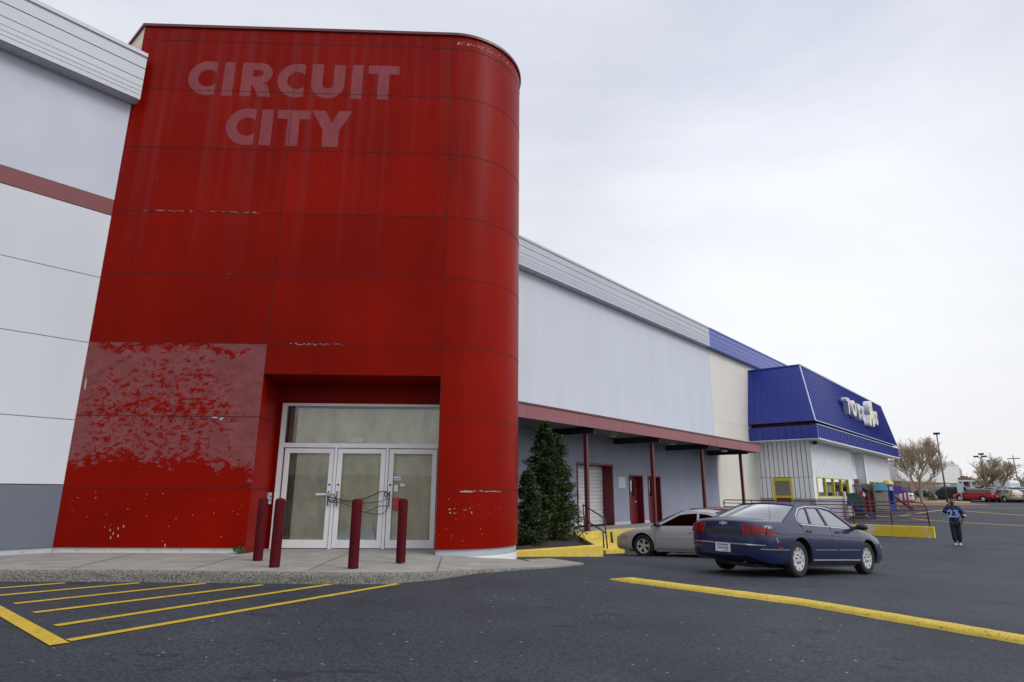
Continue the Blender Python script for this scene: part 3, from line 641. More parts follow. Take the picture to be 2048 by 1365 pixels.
# roll-up door, two maroon doors
def reveal(x0, x1, z0, z1, dp):
    r = MB(); t = .06
    r.box(x0 - .05, x0 + .02, -.03, .055, z0, z1 + .05); r.box(x1 - .02, x1 + .05, -.03, .055, z0, z1 + .05); r.box(x0 + .02, x1 - .02, -.03, .055, z1 - .02, z1 + .05)
    r.box(x0, x0 + .02, .055, dp, z0, z1); r.box(x1 - .02, x1, .055, dp, z0, z1); r.box(x0, x1, .055, dp, z1 - .02, z1)
    return r
w = MB(); w.box(21.4, 24.3, .06, .8, 2.9, 3.0); 
rd = reveal(21.5, 24.22, .28, 2.84, .75).build('shutter_door', M['doorred'], store)
w = MB()
for k in range(16): w.box(21.53, 24.19, .50 + .012 * (k % 2), .58, .30 + k * .157, .30 + (k + 1) * .157 - .012)
w.build('slats', M['shutter'], rd)
for x0, x1, lb in ((25.70, 26.90, 'maroon door with tall window nearer the shutter'), (27.50, 28.68, 'maroon door with tall window behind the column')):
    d = reveal(x0, x1, .28, 2.44, .34).build('door', M['doorred'], store); d['label'] = lb
    w = MB(); w.box(x0 + .02, x1 - .02, .28, .33, .28, 2.42); w.build('leaf', M['doorred'], d)
    w = MB(); w.box(x0 + .46, x0 + .86, .268, .28, 1.50, 2.22); w.build('pane', M['winglass'], d)
    w = MB(); w.lathe([(0, -.05), (.03, -.05), (.03, 0)], (x0 + .94, .28, 1.25), 'Y', 10); w.build('handle', M['alu'], d)
w = MB(); w.box(24.71, 25.33, -.015, 0, 1.86, 2.36); o = w.build('wall_plate', M['fascia'], store, .004)
# behind the openings
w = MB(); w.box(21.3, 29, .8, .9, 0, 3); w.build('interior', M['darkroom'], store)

# loading dock with yellow face
dock = thing('loading_dock', 'raised concrete loading dock with a yellow painted front edge', 'loading dock', WL(20, -.9, 0), ROTW)
def dl(mb): mb.v = [(x - 20, y + .9, z) for x, y, z in mb.v]; return mb
w = MB(); w.box(9.3, 32.9, -1.92, -.0, -.7, .27); dl(w).build('platform', M['concrete'], dock)
w = MB(); w.box(16.2, 32.9, -2.00, -1.92, -.7, .285); dl(w).build('front_edge', M['yellowkerb'], dock, .012)

# planter: yellow kerb with soil
pl = thing('planter_kerb', 'yellow painted low planter kerb below the evergreens', 'kerb', at(1120, 1112, .1))
c0 = at(1033, 1103, .28); c1 = at(1206, 1091, .28); c2 = un(18.6, -12.95, .28); c00 = c0 + (c0 - c1).normalized() * .05
pm = MB()
def kerbrun(a, b, w_, zt):
    d = (b - a); d.z = 0; d.normalize(); o = Vector((-d.y, d.x, 0)) * w_
    q = [Vector((p.x, p.y, zt)) for p in (a, b, b + o, a + o)]; pm.prism([p - Vector((0, 0, .95)) for p in q], (0, 0, .95))
kerbrun(c00, c1, .22, .285); kerbrun(c1 + (c2 - c1).normalized() * .23, c2, .2, .280)
pm.v = [tuple(Vector(v) - pl.location) for v in pm.v]; pm.build('kerb', M['yellowkerb'], pl, .015, fixn=True)
sm = MB(); sp_ = [c00 + Vector((0, .1, 0)), c1 + Vector((-.1, .12, 0)), c2, un(16.5, -14.9, .2), un(11, -14.5, .2)]; rowsA = [c00.lerp(c1, k / 12) + Vector((0, .12, 0)) for k in range(13)]; rowsB = [un(11.5, -13.4, 0).lerp(un(18.6, -13.0, 0), k / 12) for k in range(13)]
sm.grid([[Vector((a.lerp(b_, t).x, a.lerp(b_, t).y, .19 + .06 * noise.noise(a.lerp(b_, t) * 2))) for a, b_ in zip(rowsA, rowsB)] for t in [k / 8 for k in range(9)]]); struct(sm.build('planter_soil', M['soil']))
# dock steps and black handrail
stp = thing('dock_steps', 'short yellow and concrete steps beside the planter kerb', 'steps', un(18.9, -12.6, -.3), ROTW)
w = MB()
for k, (a, z) in enumerate(((0, .05), (.32, -.10), (.64, -.24))): w.box(-.35, .85, -1.15 + .25 * 0 - a * 0 - .0 - .30 * k + .95, .42, -.6, z + .28 + .02)
w.build('treads', M['yellowkerb'], stp, .01)
hr = thing('handrail', 'black metal stair handrail in front of the white shutter door', 'handrail', at(1170, 1063, .30))
w = MB(); T_ = at(1165, 1009, 1.24); B_ = at(1170, 1063, .30)
ru = un(19.0, -13.0); pu_ = lambda px, py, n: (lambda d: Vector((0, 0, CAMZ)) + d * ((n - 0) / (d.dot(NV))))(ray(px, py))
nA, nB = -13.0, -11.9
a1, a2, a3 = pu_(1166, 1010, nA), pu_(1170, 1064, nA), pu_(1169, 1039, nA)
b1, b2, b3, b4 = pu_(1209, 1037, nB), pu_(1215, 1098, nB), pu_(1211, 1066, nB), pu_(1208, 1097, nB)
for p, q in ((a1, a2), (a1, b1), (b1, b2), (a3, b3), (pu_(1206, 1065, nB), b4)): w.tube([p - hr.location, q - hr.location], .024, 8)
w.build('rail', M['black'], hr)
w = MB(); q1 = pu_(1223, 1064, -12.94); q2 = pu_(1226, 1096, -12.94)
o = w.tube([q1, q2], .03, 8).build('bumper_strip', M['black']); tag(o, 'black upright strip on the yellow dock face beside the silver coupe', 'strip')

# canopy
can = thing('canopy', 'flat loading dock canopy with dusty red edge on slim maroon columns', 'canopy', WL(24, -1.2, .28), ROTW)
def cl(mb): mb.v = [(x - 24, y + 1.2, z - .28) for x, y, z in mb.v]; return mb
w = MB(); w.box(9, 36.35, -2.42, -2.34, 3.96, 4.40); w.box(9, 36.35, -2.45, -2.30, 4.40, 4.46, 1); w.box(36.27, 36.35, -2.34, 0, 3.96, 4.46)
for k in range(1, 9): w.box(9.2 + k * 3.02, 9.2 + k * 3.02 + .01, -2.424, -2.42, 3.965, 4.40, 1)
cl(w).build('fascia', [M['canopyred'], M['columnred']], can)
w = MB(); w.box(9, 36.27, -2.34, 0, 4.05, 4.42); cl(w).build('soffit', M['soffit'], can)
cu = [19.4, 24.5, 29.6, 34.7]
for x in cu:
    w = MB(); w.box(x - .07, x + .07, -1.95, -1.81, .27, 3.80); w.box(x - .12, x + .12, -2.0, -1.76, .27, .29); cl(w).build('column', M['columnred'], can, .01)
    w = MB(); w.box(x - .08, x + .08, -2.3, -.02, 3.80, 4.05); cl(w).build('beam', M['beam'], can)
for k, (x, y, lbl) in enumerate(((17.3, -1.5, 'small canopy light fixture above the evergreen trees'), (21.9, -1.5, 'small canopy light fixture above the shutter door'), (27.2, -1.5, 'small canopy light fixture above the maroon doors'), (33.2, -1.6, 'dark canopy floodlight nearest the toy store'))):
    t = thing('canopy_light', lbl, 'light fixture', WL(x, y, 4.05), ROTW, 'light fixtures under the dock canopy')
    w = MB(); w.box(-.25, .25, -.15, .15, -.06, 0); w.build('housing', M['fascia'] if k < 3 else M['beam'], t, .01)
    w = MB(); w.box(-.2, .2, -.12, .12, -.16, -.06); w.build('lens', M['cream2'] if k < 3 else M['lampglass'], t, .03)

# ================================================================== RAMP WALL AND RAILING
rw = thing('ramp_wall', 'chipped yellow retaining wall of the raised walkway beyond the cars', 'retaining wall', un(33, -9, -.2), ROTW)
# local: x along U, y along -N ; wall runs from n=-13.1 (y=+4.1) to n=-4.3 (y=-4.7)
w = MB(); w.box(0, .25, -4.72, 4.05, -.6, .5); w.build('wall', M['yellowwall'], rw, .02)
w = MB(); w.prism([(.25, -4.2, .48), (.25, 6, .48), (1.2, 6, .46), (1.2, -3.6, .44)], (0, 0, -.9)); o = w.build('walkway', M['concrete'], rw, fixn=True)
rl = thing('railing', 'maroon pipe railing with six rails above the chipped yellow wall', 'railing', un(33, -9, .3), ROTW)
w = MB(); ys = -4.55; zr = [1.03, .87, .69, .52, .34, .17]
for k, z in enumerate(zr):
    if k == 0: w.tube([(.12, 4.6, .75), (.12, 4.6, .97), (.12, 4.5, z), (.12, -4.25, z), (.12, -4.45, z - .05), (.12, ys, z - .18), (.12, ys - .02, .0)], .026, 8)
    else: w.tube([(.12, 4.55, z), (.12, ys, z)], .02, 8)
w.build('rails', M['columnred'], rl)
for y in (-3.15, -1.6, .15, 1.6, 3.1, 4.58):
    w = MB(); w.tube([(.12, y, 0), (.12, y, 1.02)], .026, 8); w.build('post', M['columnred'], rl)

# ================================================================== BLUE TOY STORE
toy = thing('toy_store', 'white toy store with blue seamed mansard roof and yellow framed windows', 'building', WL(42, 0, 0), ROTW)
def ty(mb): mb.v = [(x - 42, y, z) for x, y, z in mb.v]; return mb
w = MB(); w.box(UE, 86, 0, .3, -.6, 10.6)
for z in (5.98,): w.box(UE, 42.6, -.004, 0, z - .008, z + .008, 1)
ty(w).build('wall', [M['cream'], M['fascia']], toy)
f = fascia(35.345, 86, M['bluefascia'], M['blueline'], 'metal_fascia', toy); f.location = (-42, 0, 0)
w = MB(); w.box(35.345, 86, .1, 34, 11.1, 11.3); ty(w).build('roof', M['roof'], toy)
# mansard
ms = MB(); yr, yl, zr_, zl = -3.4, -4.23, 9.93, 6.16; x0t, x0b, x1t, x1b = 42.4, 41.5, 67.6, 68.1
P = {'a': (x0t, .02, zr_), 'b': (x0t, yr, zr_), 'c': (x0b, yl, zl), 'd': (x0b, .02, zl), 'e': (x1t, yr, zr_), 'f': (x1b, yl, zl), 'g': (x1t, .02, zr_), 'h': (x1b, .02, zl)}
ms.quad(P['d'], P['c'], P['b'], P['a']); ms.quad(P['c'], P['f'], P['e'], P['b']); ms.quad(P['f'], P['h'], P['g'], P['e']); ms.quad(P['a'], P['b'], P['e'], P['g']); ms.quad(P['c'], P['d'], P['h'], P['f'], 1)
V3 = Vector
for k in range(1, 9):
    t = k / 9; ms.obox(V3(P['c']).lerp(V3(P['d']), t) + V3((-.015, 0, 0)), V3(P['b']).lerp(V3(P['a']), t) + V3((-.015, 0, 0)), .03, .05)
n_ = 62
for k in range(1, n_):
    t = k / n_; ms.obox(V3(P['c']).lerp(V3(P['f']), t) + V3((0, -.03, 0)), V3(P['b']).lerp(V3(P['e']), t) + V3((0, -.02, 0)), .03, .05)
ty(ms).build('mansard', [M['blue'], M['revealred']], toy)
w = MB(); w.obox(V3(P['b']) + V3((-.04, -.02, .03)), V3(P['e']) + V3((.04, -.02, .03)), .09, .09); w.obox(V3(P['a']) + V3((-.03, 0, .03)), V3(P['b']) + V3((-.03, 0, .03)), .06, .08, 1)
w.obox(P['c'], P['b'], .07, .07); w.obox(V3(P['c']) + V3((0, -.02, 0)), V3(P['f']) + V3((0, -.02, 0)), .05, .05); w.obox(P['f'], P['e'], .06, .06, 1)
ty(w).build('roof_trim', [M['blueedge'], M['blue']], toy)
w = MB(); w.box(42.2, 67.6, -3.75, 0, 5.9, 6.2); ty(w).build('reveal', M['revealred'], toy)
bd = MB(); bx0, bx1, by = 41.5, 68.3, -4.27; bd.box(bx0, bx1, by, .02, 5.06, 5.90)
for k in range(1, 68): bd.box(bx0 + k * .394, bx0 + k * .394 + .04, by - .035, by, 5.08, 5.88)
for k in range(1, 9): bd.box(bx0 - .03, bx0, by * k / 9, by * k / 9 + .03, 5.08, 5.88)
ty(bd).build('roof_band', M['blue'], toy)
w = MB(); w.box(bx0 - .035, bx1, by - .06, by + .05, 5.90, 5.945); w.box(bx0 - .02, bx1, by - .03, 0, 5.02, 5.055, 1); w.box(bx0 - .02, bx1, by - .06, by - .03, 5.0, 5.07, 1); ty(w).build('band_trim', [M['blueedge'], M['white']], toy)
for x, y in [(43.6, -3.85)] + [(44.6 + k * 2.55, -3.85) for k in range(9)]:
    w = MB(); w.lathe([(0, -.02), (.13, -.02), (.13, 0)], (0, 0, 0), 'Z', 14); o = w.build('soffit_light', M['lampglass'], toy); o.location = (x - 42, y, 5.015)
w = MB(); w.box(43.0, 43.25, -3.75, -3.5, 4.80, 5.0); ty(w).build('camera_housing', M['revealred'], toy, .02)
# side wall of white boards with dark slots
bx, wy = 42.7, -3.4
w = MB(); w.box(bx + .05, bx + .25, wy + .05, 0, -1, 5.02); ty(w).build('backing_wall', M['beam'], toy)
w = MB(); ns = 11; yd0, yd1 = -2.06, -.91
for k in range(ns + 1):
    a = wy + k * (3.4 / (ns + .5)); b_ = a + 3.4 / (ns + .5) - .045
    for z0, z1 in ((1.40, 2.715), (2.735, 5.02)):
        if z1 < 3 and not (b_ < yd0 or a > yd1):
            if a < yd0: w.box(bx, bx + .05, a, yd0, z0, z1)
            elif b_ > yd1: w.box(bx, bx + .05, yd1, b_, z0, z1)
            continue
        w.box(bx, bx + .05, a, min(b_, -.01), z0, z1)
ty(w).build('side_boards', M['siding'], toy)
for x0, x1, y0, y1 in ((bx - .03, bx + .04, wy - .03, yd0), (bx - .03, bx + .04, yd1, 0), (bx + .04, 53.0, wy - .03, wy + .04), (57.4, 67.6, wy - .03, wy + .04)):
    w = MB(); w.box(x0, x1, y0, y1, -1, 1.39)
    for k in range(1, 7):
        if x1 - x0 > 1: w.box(x0, x1, y0 - .003, y0, .2 * k - .006, .2 * k + .006, 1)
        else: w.box(x0 - .003, x0, y0, y1, .2 * k - .006, .2 * k + .006, 1)
    ty(w).build('block_base', [M['greybase'], M['fascialine']], toy)
w = MB(); w.box(bx - .05, bx + .03, yd0 - .02, yd0 + .11, .3, 2.69); w.box(bx - .05, bx + .03, yd1 - .11, yd1 + .02, .3, 2.69); w.box(bx - .05, bx + .03, yd0 + .11, yd1 - .11, 2.50, 2.69); w.box(bx - .05, bx + .03, yd0 + .11, yd1 - .11, 1.42, 1.56)
d = ty(w).build('side_door', M['yelframe'], toy, .008); d['label'] = 'yellow framed glass side door'
w = MB(); w.box(bx, bx + .02, yd0 + .1, yd1 - .1, 1.56, 2.50); ty(w).build('pane', M['winglass'], d)
w = MB(); w.box(bx, bx + .02, yd0 + .1, yd1 - .1, .3, 1.42); w.box(bx - .01, bx, yd0 + .12, yd0 + .65, .6, 1.3, 1); ty(w).build('lower_panel', [M['revealred'], M['blue']], d)
# front wall
w = MB(); w.box(bx, 53.0, wy, wy + .05, 2.76, 5.02); w.box(57.4, 67.6, wy, wy + .05, 2.76, 5.02); w.box(bx + .05, 43.3, wy, wy + .05, 1.40, 2.76); w.box(51.6, 53.0, wy, wy + .05, 1.40, 2.76); w.box(57.4, 58.4, wy, wy + .05, 1.40, 2.76); w.box(66.5, 67.6, wy, wy + .05, 1.40, 2.76)
for k in range(80):
    x = bx + .2 + k * .31
    if x < 52.9 or 57.5 < x < 67.5: w.box(x, x + .05, wy - .03, wy, 2.80, 5.02)
w.box(53.0, 57.4, wy + .6, wy + .65, 2.9, 5.02); w.box(52.85, 53.0, wy - .06, wy + .6, -1, 5.02); w.box(57.4, 57.6, wy - .06, wy + .6, -1, 5.02)
w.box(67.55, 67.6, wy, 0, -1, 5.02)
ty(w).build('front_siding', M['siding'], toy)
for x0, x1, lb in ((43.3, 51.6, 'window band left of the red doors'), (58.4, 66.5, 'window band right of the red doors')):
    w = MB(); n_ = 4
    for k in range(n_ + 1):
        x = x0 + (x1 - x0) * k / n_; w.box(x - (0 if k == 0 else .22 if k == n_ else .11), x + (.22 if k == 0 else 0 if k == n_ else .11), wy - .03, wy + .05, 1.56, 2.70)
    w.box(x0, x1, wy - .03, wy + .05, 2.70, 2.76); w.box(x0, x1, wy - .03, wy + .05, 1.50, 1.56); w.box(x0, x1, wy - .08, wy + .05, 1.39, 1.50, 1)
    f = ty(w).build('window', [M['greenyel'], M['stripmetal']], toy); f['label'] = lb
    w = MB(); w.box(x0 + .05, x1 - .05, wy + .05, wy + .07, 1.56, 2.70); ty(w).build('pane', M['winglass'], f)
w = MB(); w.box(53.0, 57.4, wy + .55, wy + .6, -1, 2.9); dr = ty(w).build('entrance_doors', M['doorred'], toy)
w = MB()
for k in range(4): w.box(53.35 + k * 1.0, 54.0 + k * 1.0, wy + .53, wy + .55, 1.0, 2.5)
ty(w).build('pane', M['winglass'], dr)
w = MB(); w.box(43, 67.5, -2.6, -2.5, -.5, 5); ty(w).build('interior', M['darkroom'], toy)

# sign letters standing off the mansard
sg = thing('shop_sign', 'white block letter shop sign on the blue mansard roof', 'sign', WL(55.3, -4.1, 8.0), ROTW)
def face(n, c): return mat(n, c, .4, var=.06)
LET = [('T', 49.95, 7.50, 1.55, (.62, .30, .22)), ('O', 51.45, 7.50, 1.55, (.80, .42, .14)), ('Y', 53.15, 7.42, 1.55, (.25, .55, .30)), ('S', 54.65, 7.38, 1.55, (.55, .35, .60)), ('U', 58.25, 7.45, 1.50, (.35, .62, .35)), ('S', 59.65, 7.50, 1.50, (.72, .12, .14))]
for ch_, x, z, sz, c in LET:
    o = text_mesh('letter', ch_, sz, .34, [M['white'], face('letter_face_' + ch_, tuple(.35 * v + .65 * .75 for v in c))], sg, .07); o.location = (x - 55.3, -.05, z - 8.0)
o = text_mesh('letter', 'R', 2.75, .42, [M['white'], face('letter_face_big', (.74, .72, .50))], sg, .11, mirror=True); o.location = (58.15 - 55.3, -.12, 7.22 - 8.0)

# ================================================================== CARS
def paint(name, c, metal=.0, rough=.28): return mat(name, c, rough, metal=metal, var=.03, vs=2, coat=.35, spec=.35)
M['chrome'] = mat('chrome', (.62, .63, .65), .18, metal=.9, var=.03)
M['hub'] = mat('wheel_cover_silver', (.55, .56, .58), .35, metal=.15, var=.06)
M['cargl'] = glass('car_glass', (.70, .76, .78), .015, 4.0)
M['cargld'] = glass('tinted_car_glass', (.07, .085, .09), .015, 1.1)
M['taill'] = mat('red_tail_lens', (.24, .006, .008), .2, var=.35, vs=14, coat=.15, spec=.3)
M['tailf'] = mat('far_tail_lens', (.45, .03, .02), .2)
M['amber'] = mat('amber_lens', (.65, .20, .03), .2)
M['headl'] = mat('headlamp_lens', (.55, .57, .58), .12, var=.2, vs=14)
M['plate'] = mat('license_plate_white', (.70, .72, .72), .5, var=.06, vs=8)
M['seat'] = mat('grey_seat_cloth', (.10, .11, .13), .9, var=.1)
M['trimd'] = mat('dark_trim', (.02, .022, .03), .5)
def interp(tab, x):
    if x <= tab[0][0]: return tab[0][1]
    if x >= tab[-1][0]: return tab[-1][1]
    for i in range(len(tab) - 1):
        if tab[i][0] <= x <= tab[i + 1][0]:
            x0, y0 = tab[i]; x1, y1 = tab[i + 1]; t = (x - x0) / (x1 - x0)
            m0 = (y1 - tab[i - 1][1]) / (x1 - tab[i - 1][0]) if i > 0 else (y1 - y0) / (x1 - x0)
            m1 = (tab[i + 2][1] - y0) / (tab[i + 2][0] - x0) if i + 2 < len(tab) else (y1 - y0) / (x1 - x0)
            h = x1 - x0; t2, t3 = t * t, t * t * t
            return y0 * (2 * t3 - 3 * t2 + 1) + m0 * h * (t3 - 2 * t2 + t) + y1 * (-2 * t3 + 3 * t2) + m1 * h * (t3 - t2)
class Car:
    """x forward, y to the car's left, z up; origin midway between the axles on the ground."""
    def __init__(s, sp): s.__dict__.update(sp)
    def W(s, x): return interp(s.width, x)
    def zs(s, x): return interp(s.shoulder, x)
    def zb(s, x): return interp(s.bottom, x)
    def zt(s, x): return interp(s.deck, x)
    def sec(s, x, cab):
        w, zb, zs_, zt = s.W(x), s.zb(x), s.zs(x), s.zt(x); h = zs_ - zb
        p = [(0, zb), (w * .55, zb), (w * .90, zb + .015), (w * .955, zb + .07), (w * .982, zb + .22 * h), (w, zb + .5 * h), (w * .992, zb + .72 * h), (w * .97, zb + .90 * h), (w * .935, zs_)]
        if cab: p += [(w * .87, zs_ + .004), (w * .84, zs_ - .05), (w * .82, zs_ - .34), (w * .4, zs_ - .36), (0, zs_ - .36)]
        else:
            d = zt - zs_; p += [(w * .88, zs_ + d * .36), (w * .78, zs_ + d * .62), (w * .58, zs_ + d * .84), (w * .3, zs_ + d * .97), (0, zt)]
        return p
    def ybody(s, x, z):
        p = s.sec(x, False)
        for i in range(2, 8):
            if p[i][1] <= z <= p[i + 1][1]:
                t = (z - p[i][1]) / max(1e-6, p[i + 1][1] - p[i][1]); return p[i][0] + (p[i + 1][0] - p[i][0]) * t
        return p[2][0] if z < p[2][1] else p[8][0]
    def yglass(s, x, z):
        b = s.W(x) * .925; z0 = s.zs(x) - .01; t = max(0, (z - z0) / (s.ztop - z0)); return b - (b - s.wroof) * t ** 1.15
    def side_patch(s, mb, poly, off, thick, yf, sides=(1, -1), m=0, holes=(), n=1):
        for sg in sides:
            loops = []
            for lp in [poly] + list(holes):
                q = []
                for i in range(len(lp)):
                    a, b = lp[i], lp[(i + 1) % len(lp)]
                    k = max(1, int(math.hypot(b[0] - a[0], b[1] - a[1]) / .12))
                    for j in range(k): q.append((a[0] + (b[0] - a[0]) * j / k, a[1] + (b[1] - a[1]) * j / k))
                loops.append(q)
            flat = [p for l in loops for p in l]
            tr = tessellate_polygon([[Vector((p[0], p[1], 0)) for p in l] for l in loops])
            P = [(x, sg * (yf(x, z) + off), z) for x, z in flat]; Q = [(x, sg * (yf(x, z) + off - thick), z) for x, z in flat]; c = len(P)
            fs = []
            for t in tr:
                a, b, d = [flat[i] for i in t]; ar = (b[0] - a[0]) * (d[1] - a[1]) - (b[1] - a[1]) * (d[0] - a[0])
                t = tuple(t) if (ar < 0) == (sg > 0) else tuple(reversed(t))      # outward
                fs.append(t); fs.append(tuple(i + c for i in reversed(t)))
            o = 0
            for l in loops:
                for i in range(len(l)): j = (i + 1) % len(l); fs.append((o + i, o + j, o + c + j, o + c + i))
                o += len(l)
            mb.add(P + Q, fs, m)
    def ribbon(s, mb, pts, w, off, sides=(1, -1), m=0, yf=None, raise_=0):
        yf = yf or s.ybody; P = []
        for i in range(len(pts) - 1):
            a, b = pts[i], pts[i + 1]; k = max(1, int(math.hypot(b[0] - a[0], b[1] - a[1]) / .08))
            P += [(a[0] + (b[0] - a[0]) * j / k, a[1] + (b[1] - a[1]) * j / k) for j in range(k)]
        P.append(pts[-1])
        for sg in sides:
            rows = []
            for i, (x, z) in enumerate(P):
                dx, dz = P[min(i + 1, len(P) - 1)][0] - P[max(i - 1, 0)][0], P[min(i + 1, len(P) - 1)][1] - P[max(i - 1, 0)][1]; l = math.hypot(dx, dz) or 1
                ox, oz = -dz / l * w / 2, dx / l * w / 2
                A = (x - ox, z - oz); B = (x + ox, z + oz)
                rows.append([(A[0], sg * (yf(*A) - .004), A[1]), (A[0], sg * (yf(*A) + off), A[1]), (B[0], sg * (yf(*B) + off), B[1]), (B[0], sg * (yf(*B) - .004), B[1])])
            mb.grid(rows if sg < 0 else [r[::-1] for r in rows], m, False)
    def build(s, root):
        xs = set(); a, b = s.x0, s.x1; nst = s.nst
        for k in range(nst + 1):
            xs.add(round(a + (b - a) * k / nst, 4))
        for e in (.015, .04, .08, .14): xs.add(round(a + e, 4)); xs.add(round(b - e, 4))
        xs = sorted(xs); c0, c1 = s.cab
        st = []
        for x in xs:
            if abs(x - c0) < .03 or abs(x - c1) < .03: continue
            st.append((x, c0 < x < c1))
        st += [(c0 - .002, False), (c0 + .002, True), (c1 - .002, True), (c1 + .002, False)]; st.sort()
        mb = MB(); rows = []; o = 0
        for x, cab in st:
            p = s.sec(x, cab); rows.append([(x, y, z) for y, z in p] + [(x, -y, z) for y, z in p[-2:0:-1]])
        nc = len(rows[0])
        for r in rows: mb.v += r
        for i in range(len(rows) - 1):
            cabf = st[i][1] and st[i + 1][1]
            for j in range(nc):
                k = (j + 1) % nc; mb.f.append((i * nc + j, i * nc + k, (i + 1) * nc + k, (i + 1) * nc + j)[::-1])
                jj = min(j, nc - 1 - j); mb.mi.append(1 if (jj >= 10 and st[i][0] >= c0 - .003 and st[i + 1][0] <= c1 + .003) else 0); mb.sm.append(True)
        mb.f.append(tuple(range(nc))); mb.mi.append(0); mb.sm.append(True); n = (len(rows) - 1) * nc
        mb.f.append(tuple(n + j for j in reversed(range(nc)))); mb.mi.append(0); mb.sm.append(True)
        body = mb.build('body', [s.paint, M['trimd'], M['black']], root, fixn=True)
        # wheel housings
        cut = MB()
        for ax in s.axles:
            for sg in (1, -1):
                ang = [2 * math.pi * k / 28 for k in range(28)]; ra = s.arch
                A = [(ax + ra * math.cos(t), sg * (s.track / 2 - .16), s.rw + .02 + ra * math.sin(t)) for t in ang]; B = [(x, sg * 1.25, z) for x, y, z in A]
                cut.add(A + B, [tuple(range(28)), tuple(range(55, 27, -1))] + [(i, (i + 1) % 28, 28 + (i + 1) % 28, 28 + i) for i in range(28)], 2)
        co = cut.build('cut', [s.paint, M['trimd'], M['black']], None, fixn=True)
        md = body.modifiers.new('b', 'BOOLEAN'); md.operation = 'DIFFERENCE'; md.object = co; md.solver = 'EXACT'
        co.matrix_world = Matrix.Identity(4); loc = root.matrix_world.copy()
        body.parent = None
        dg = bpy.context.evaluated_depsgraph_get(); me = bpy.data.meshes.new_from_object(body.evaluated_get(dg))
        body.modifiers.clear(); body.data = me; body.parent = root; bpy.data.objects.remove(co)
        try: me.set_sharp_from_angle(angle=R(38))
        except Exception: pass
        # greenhouse shell: two side panels with window openings, roof skin
        gh = MB(); s.side_patch(gh, s.side, 0, .035, s.yglass, holes=s.wins)
        rx0, rx1 = s.roofx; nr = 14; rr = []
        for i in range(nr + 1):
            x = rx0 + (rx1 - rx0) * i / nr; ze = interp(s.roofedge, x); zc = interp(s.roofc, x); ye = s.yglass(x, ze)
            rr.append([(x, ye * t, ze + (zc - ze) * (1 - abs(t) ** 2.2)) for t in [(-1 + k / 7) for k in range(15)]])
        gh.grid(rr[::-1] if True else rr)
        gh.grid([[(x, y, z - .03) for x, y, z in r] for r in rr], 1)
        roof = gh.build('roof', [s.paint, M['seat']], root, fixn=False)
        # windscreens: ruled patches with a dark border
        def screen(name, bot, top, bulge):
            rows = []
            (bx_, by_, bz), (tx, tyy, tz) = bot, top
            for i in range(9):
                t = i / 8; row = []
                for k in range(17):
                    u_ = -1 + k / 8; y = (by_ + (tyy - by_) * t) * u_; x = bx_ + (tx - bx_) * t + bulge * (1 - u_ * u_) * (1 - .5 * t); z = bz + (tz - bz) * t + (.03 * math.sin(math.pi * t) + .035 * t) * (1 - u_ * u_ * .9)
                    row.append((x, y, z))
                rows.append(row)
            m = MB(); m.grid(rows if bulge > 0 else [r[::-1] for r in rows]); w_ = m.build(name, s.glass, root)
            e = MB(); edge = rows[0] + [r[-1] for r in rows[1:]] + rows[-1][::-1][1:] + [r[0] for r in rows[::-1][1:]]
            e.tube(edge, .018, 6); e.build('seal', M['trimd'], w_)
        screen('windscreen', *s.wind); screen('rear_window', *s.rear)
        for poly in s.wins:
            m = MB(); s.side_patch(m, poly, -.018, .006, s.yglass, sides=(1,)); m.build('side_window', s.glass, root)
            m = MB(); s.side_patch(m, poly, -.018, .006, s.yglass, sides=(-1,)); m.build('side_window', s.glass, root)
        # flat black underbody with its floor pan
        m = MB(); m.box(s.axles[1] - .5, s.axles[0] + .55, -.62, .62, .155, s.zb(0) + .03); m.box(s.axles[1] + .42, s.axles[0] - .42, -.78, .78, .17, s.zb(0) + .03); m.build('underbody', M['black'], root)
        # interior
        if s.fine:
            m = MB(); zf = s.zs(0) - .36
            for x in s.seats:
                for y in (.36, -.36):
                    m.box(x - .1, x + .5, y - .24, y + .24, zf - .05, zf + .12); m.obox((x - .08, y, zf + .05), (x - .24, y, zf + .46), .46, .14); m.obox((x - .25, y, zf + .47), (x - .27, y, zf + .60), .24, .08)
            m.box(c1 - .42, c1 - .03, -.66, .66, zf + .02, zf + .34)
            m.build('seats', M['seat'], root, .03)
            m = MB(); m.tube([(c1 - .5 + .05 * math.sin(t), .36 + .18 * math.cos(t), zf + .38 + .17 * math.sin(t)) for t in [k * math.pi / 8 for k in range(17)]], .014, 6); m.build('steering_wheel', M['black'], root)
        s.wheels(root)
        return body
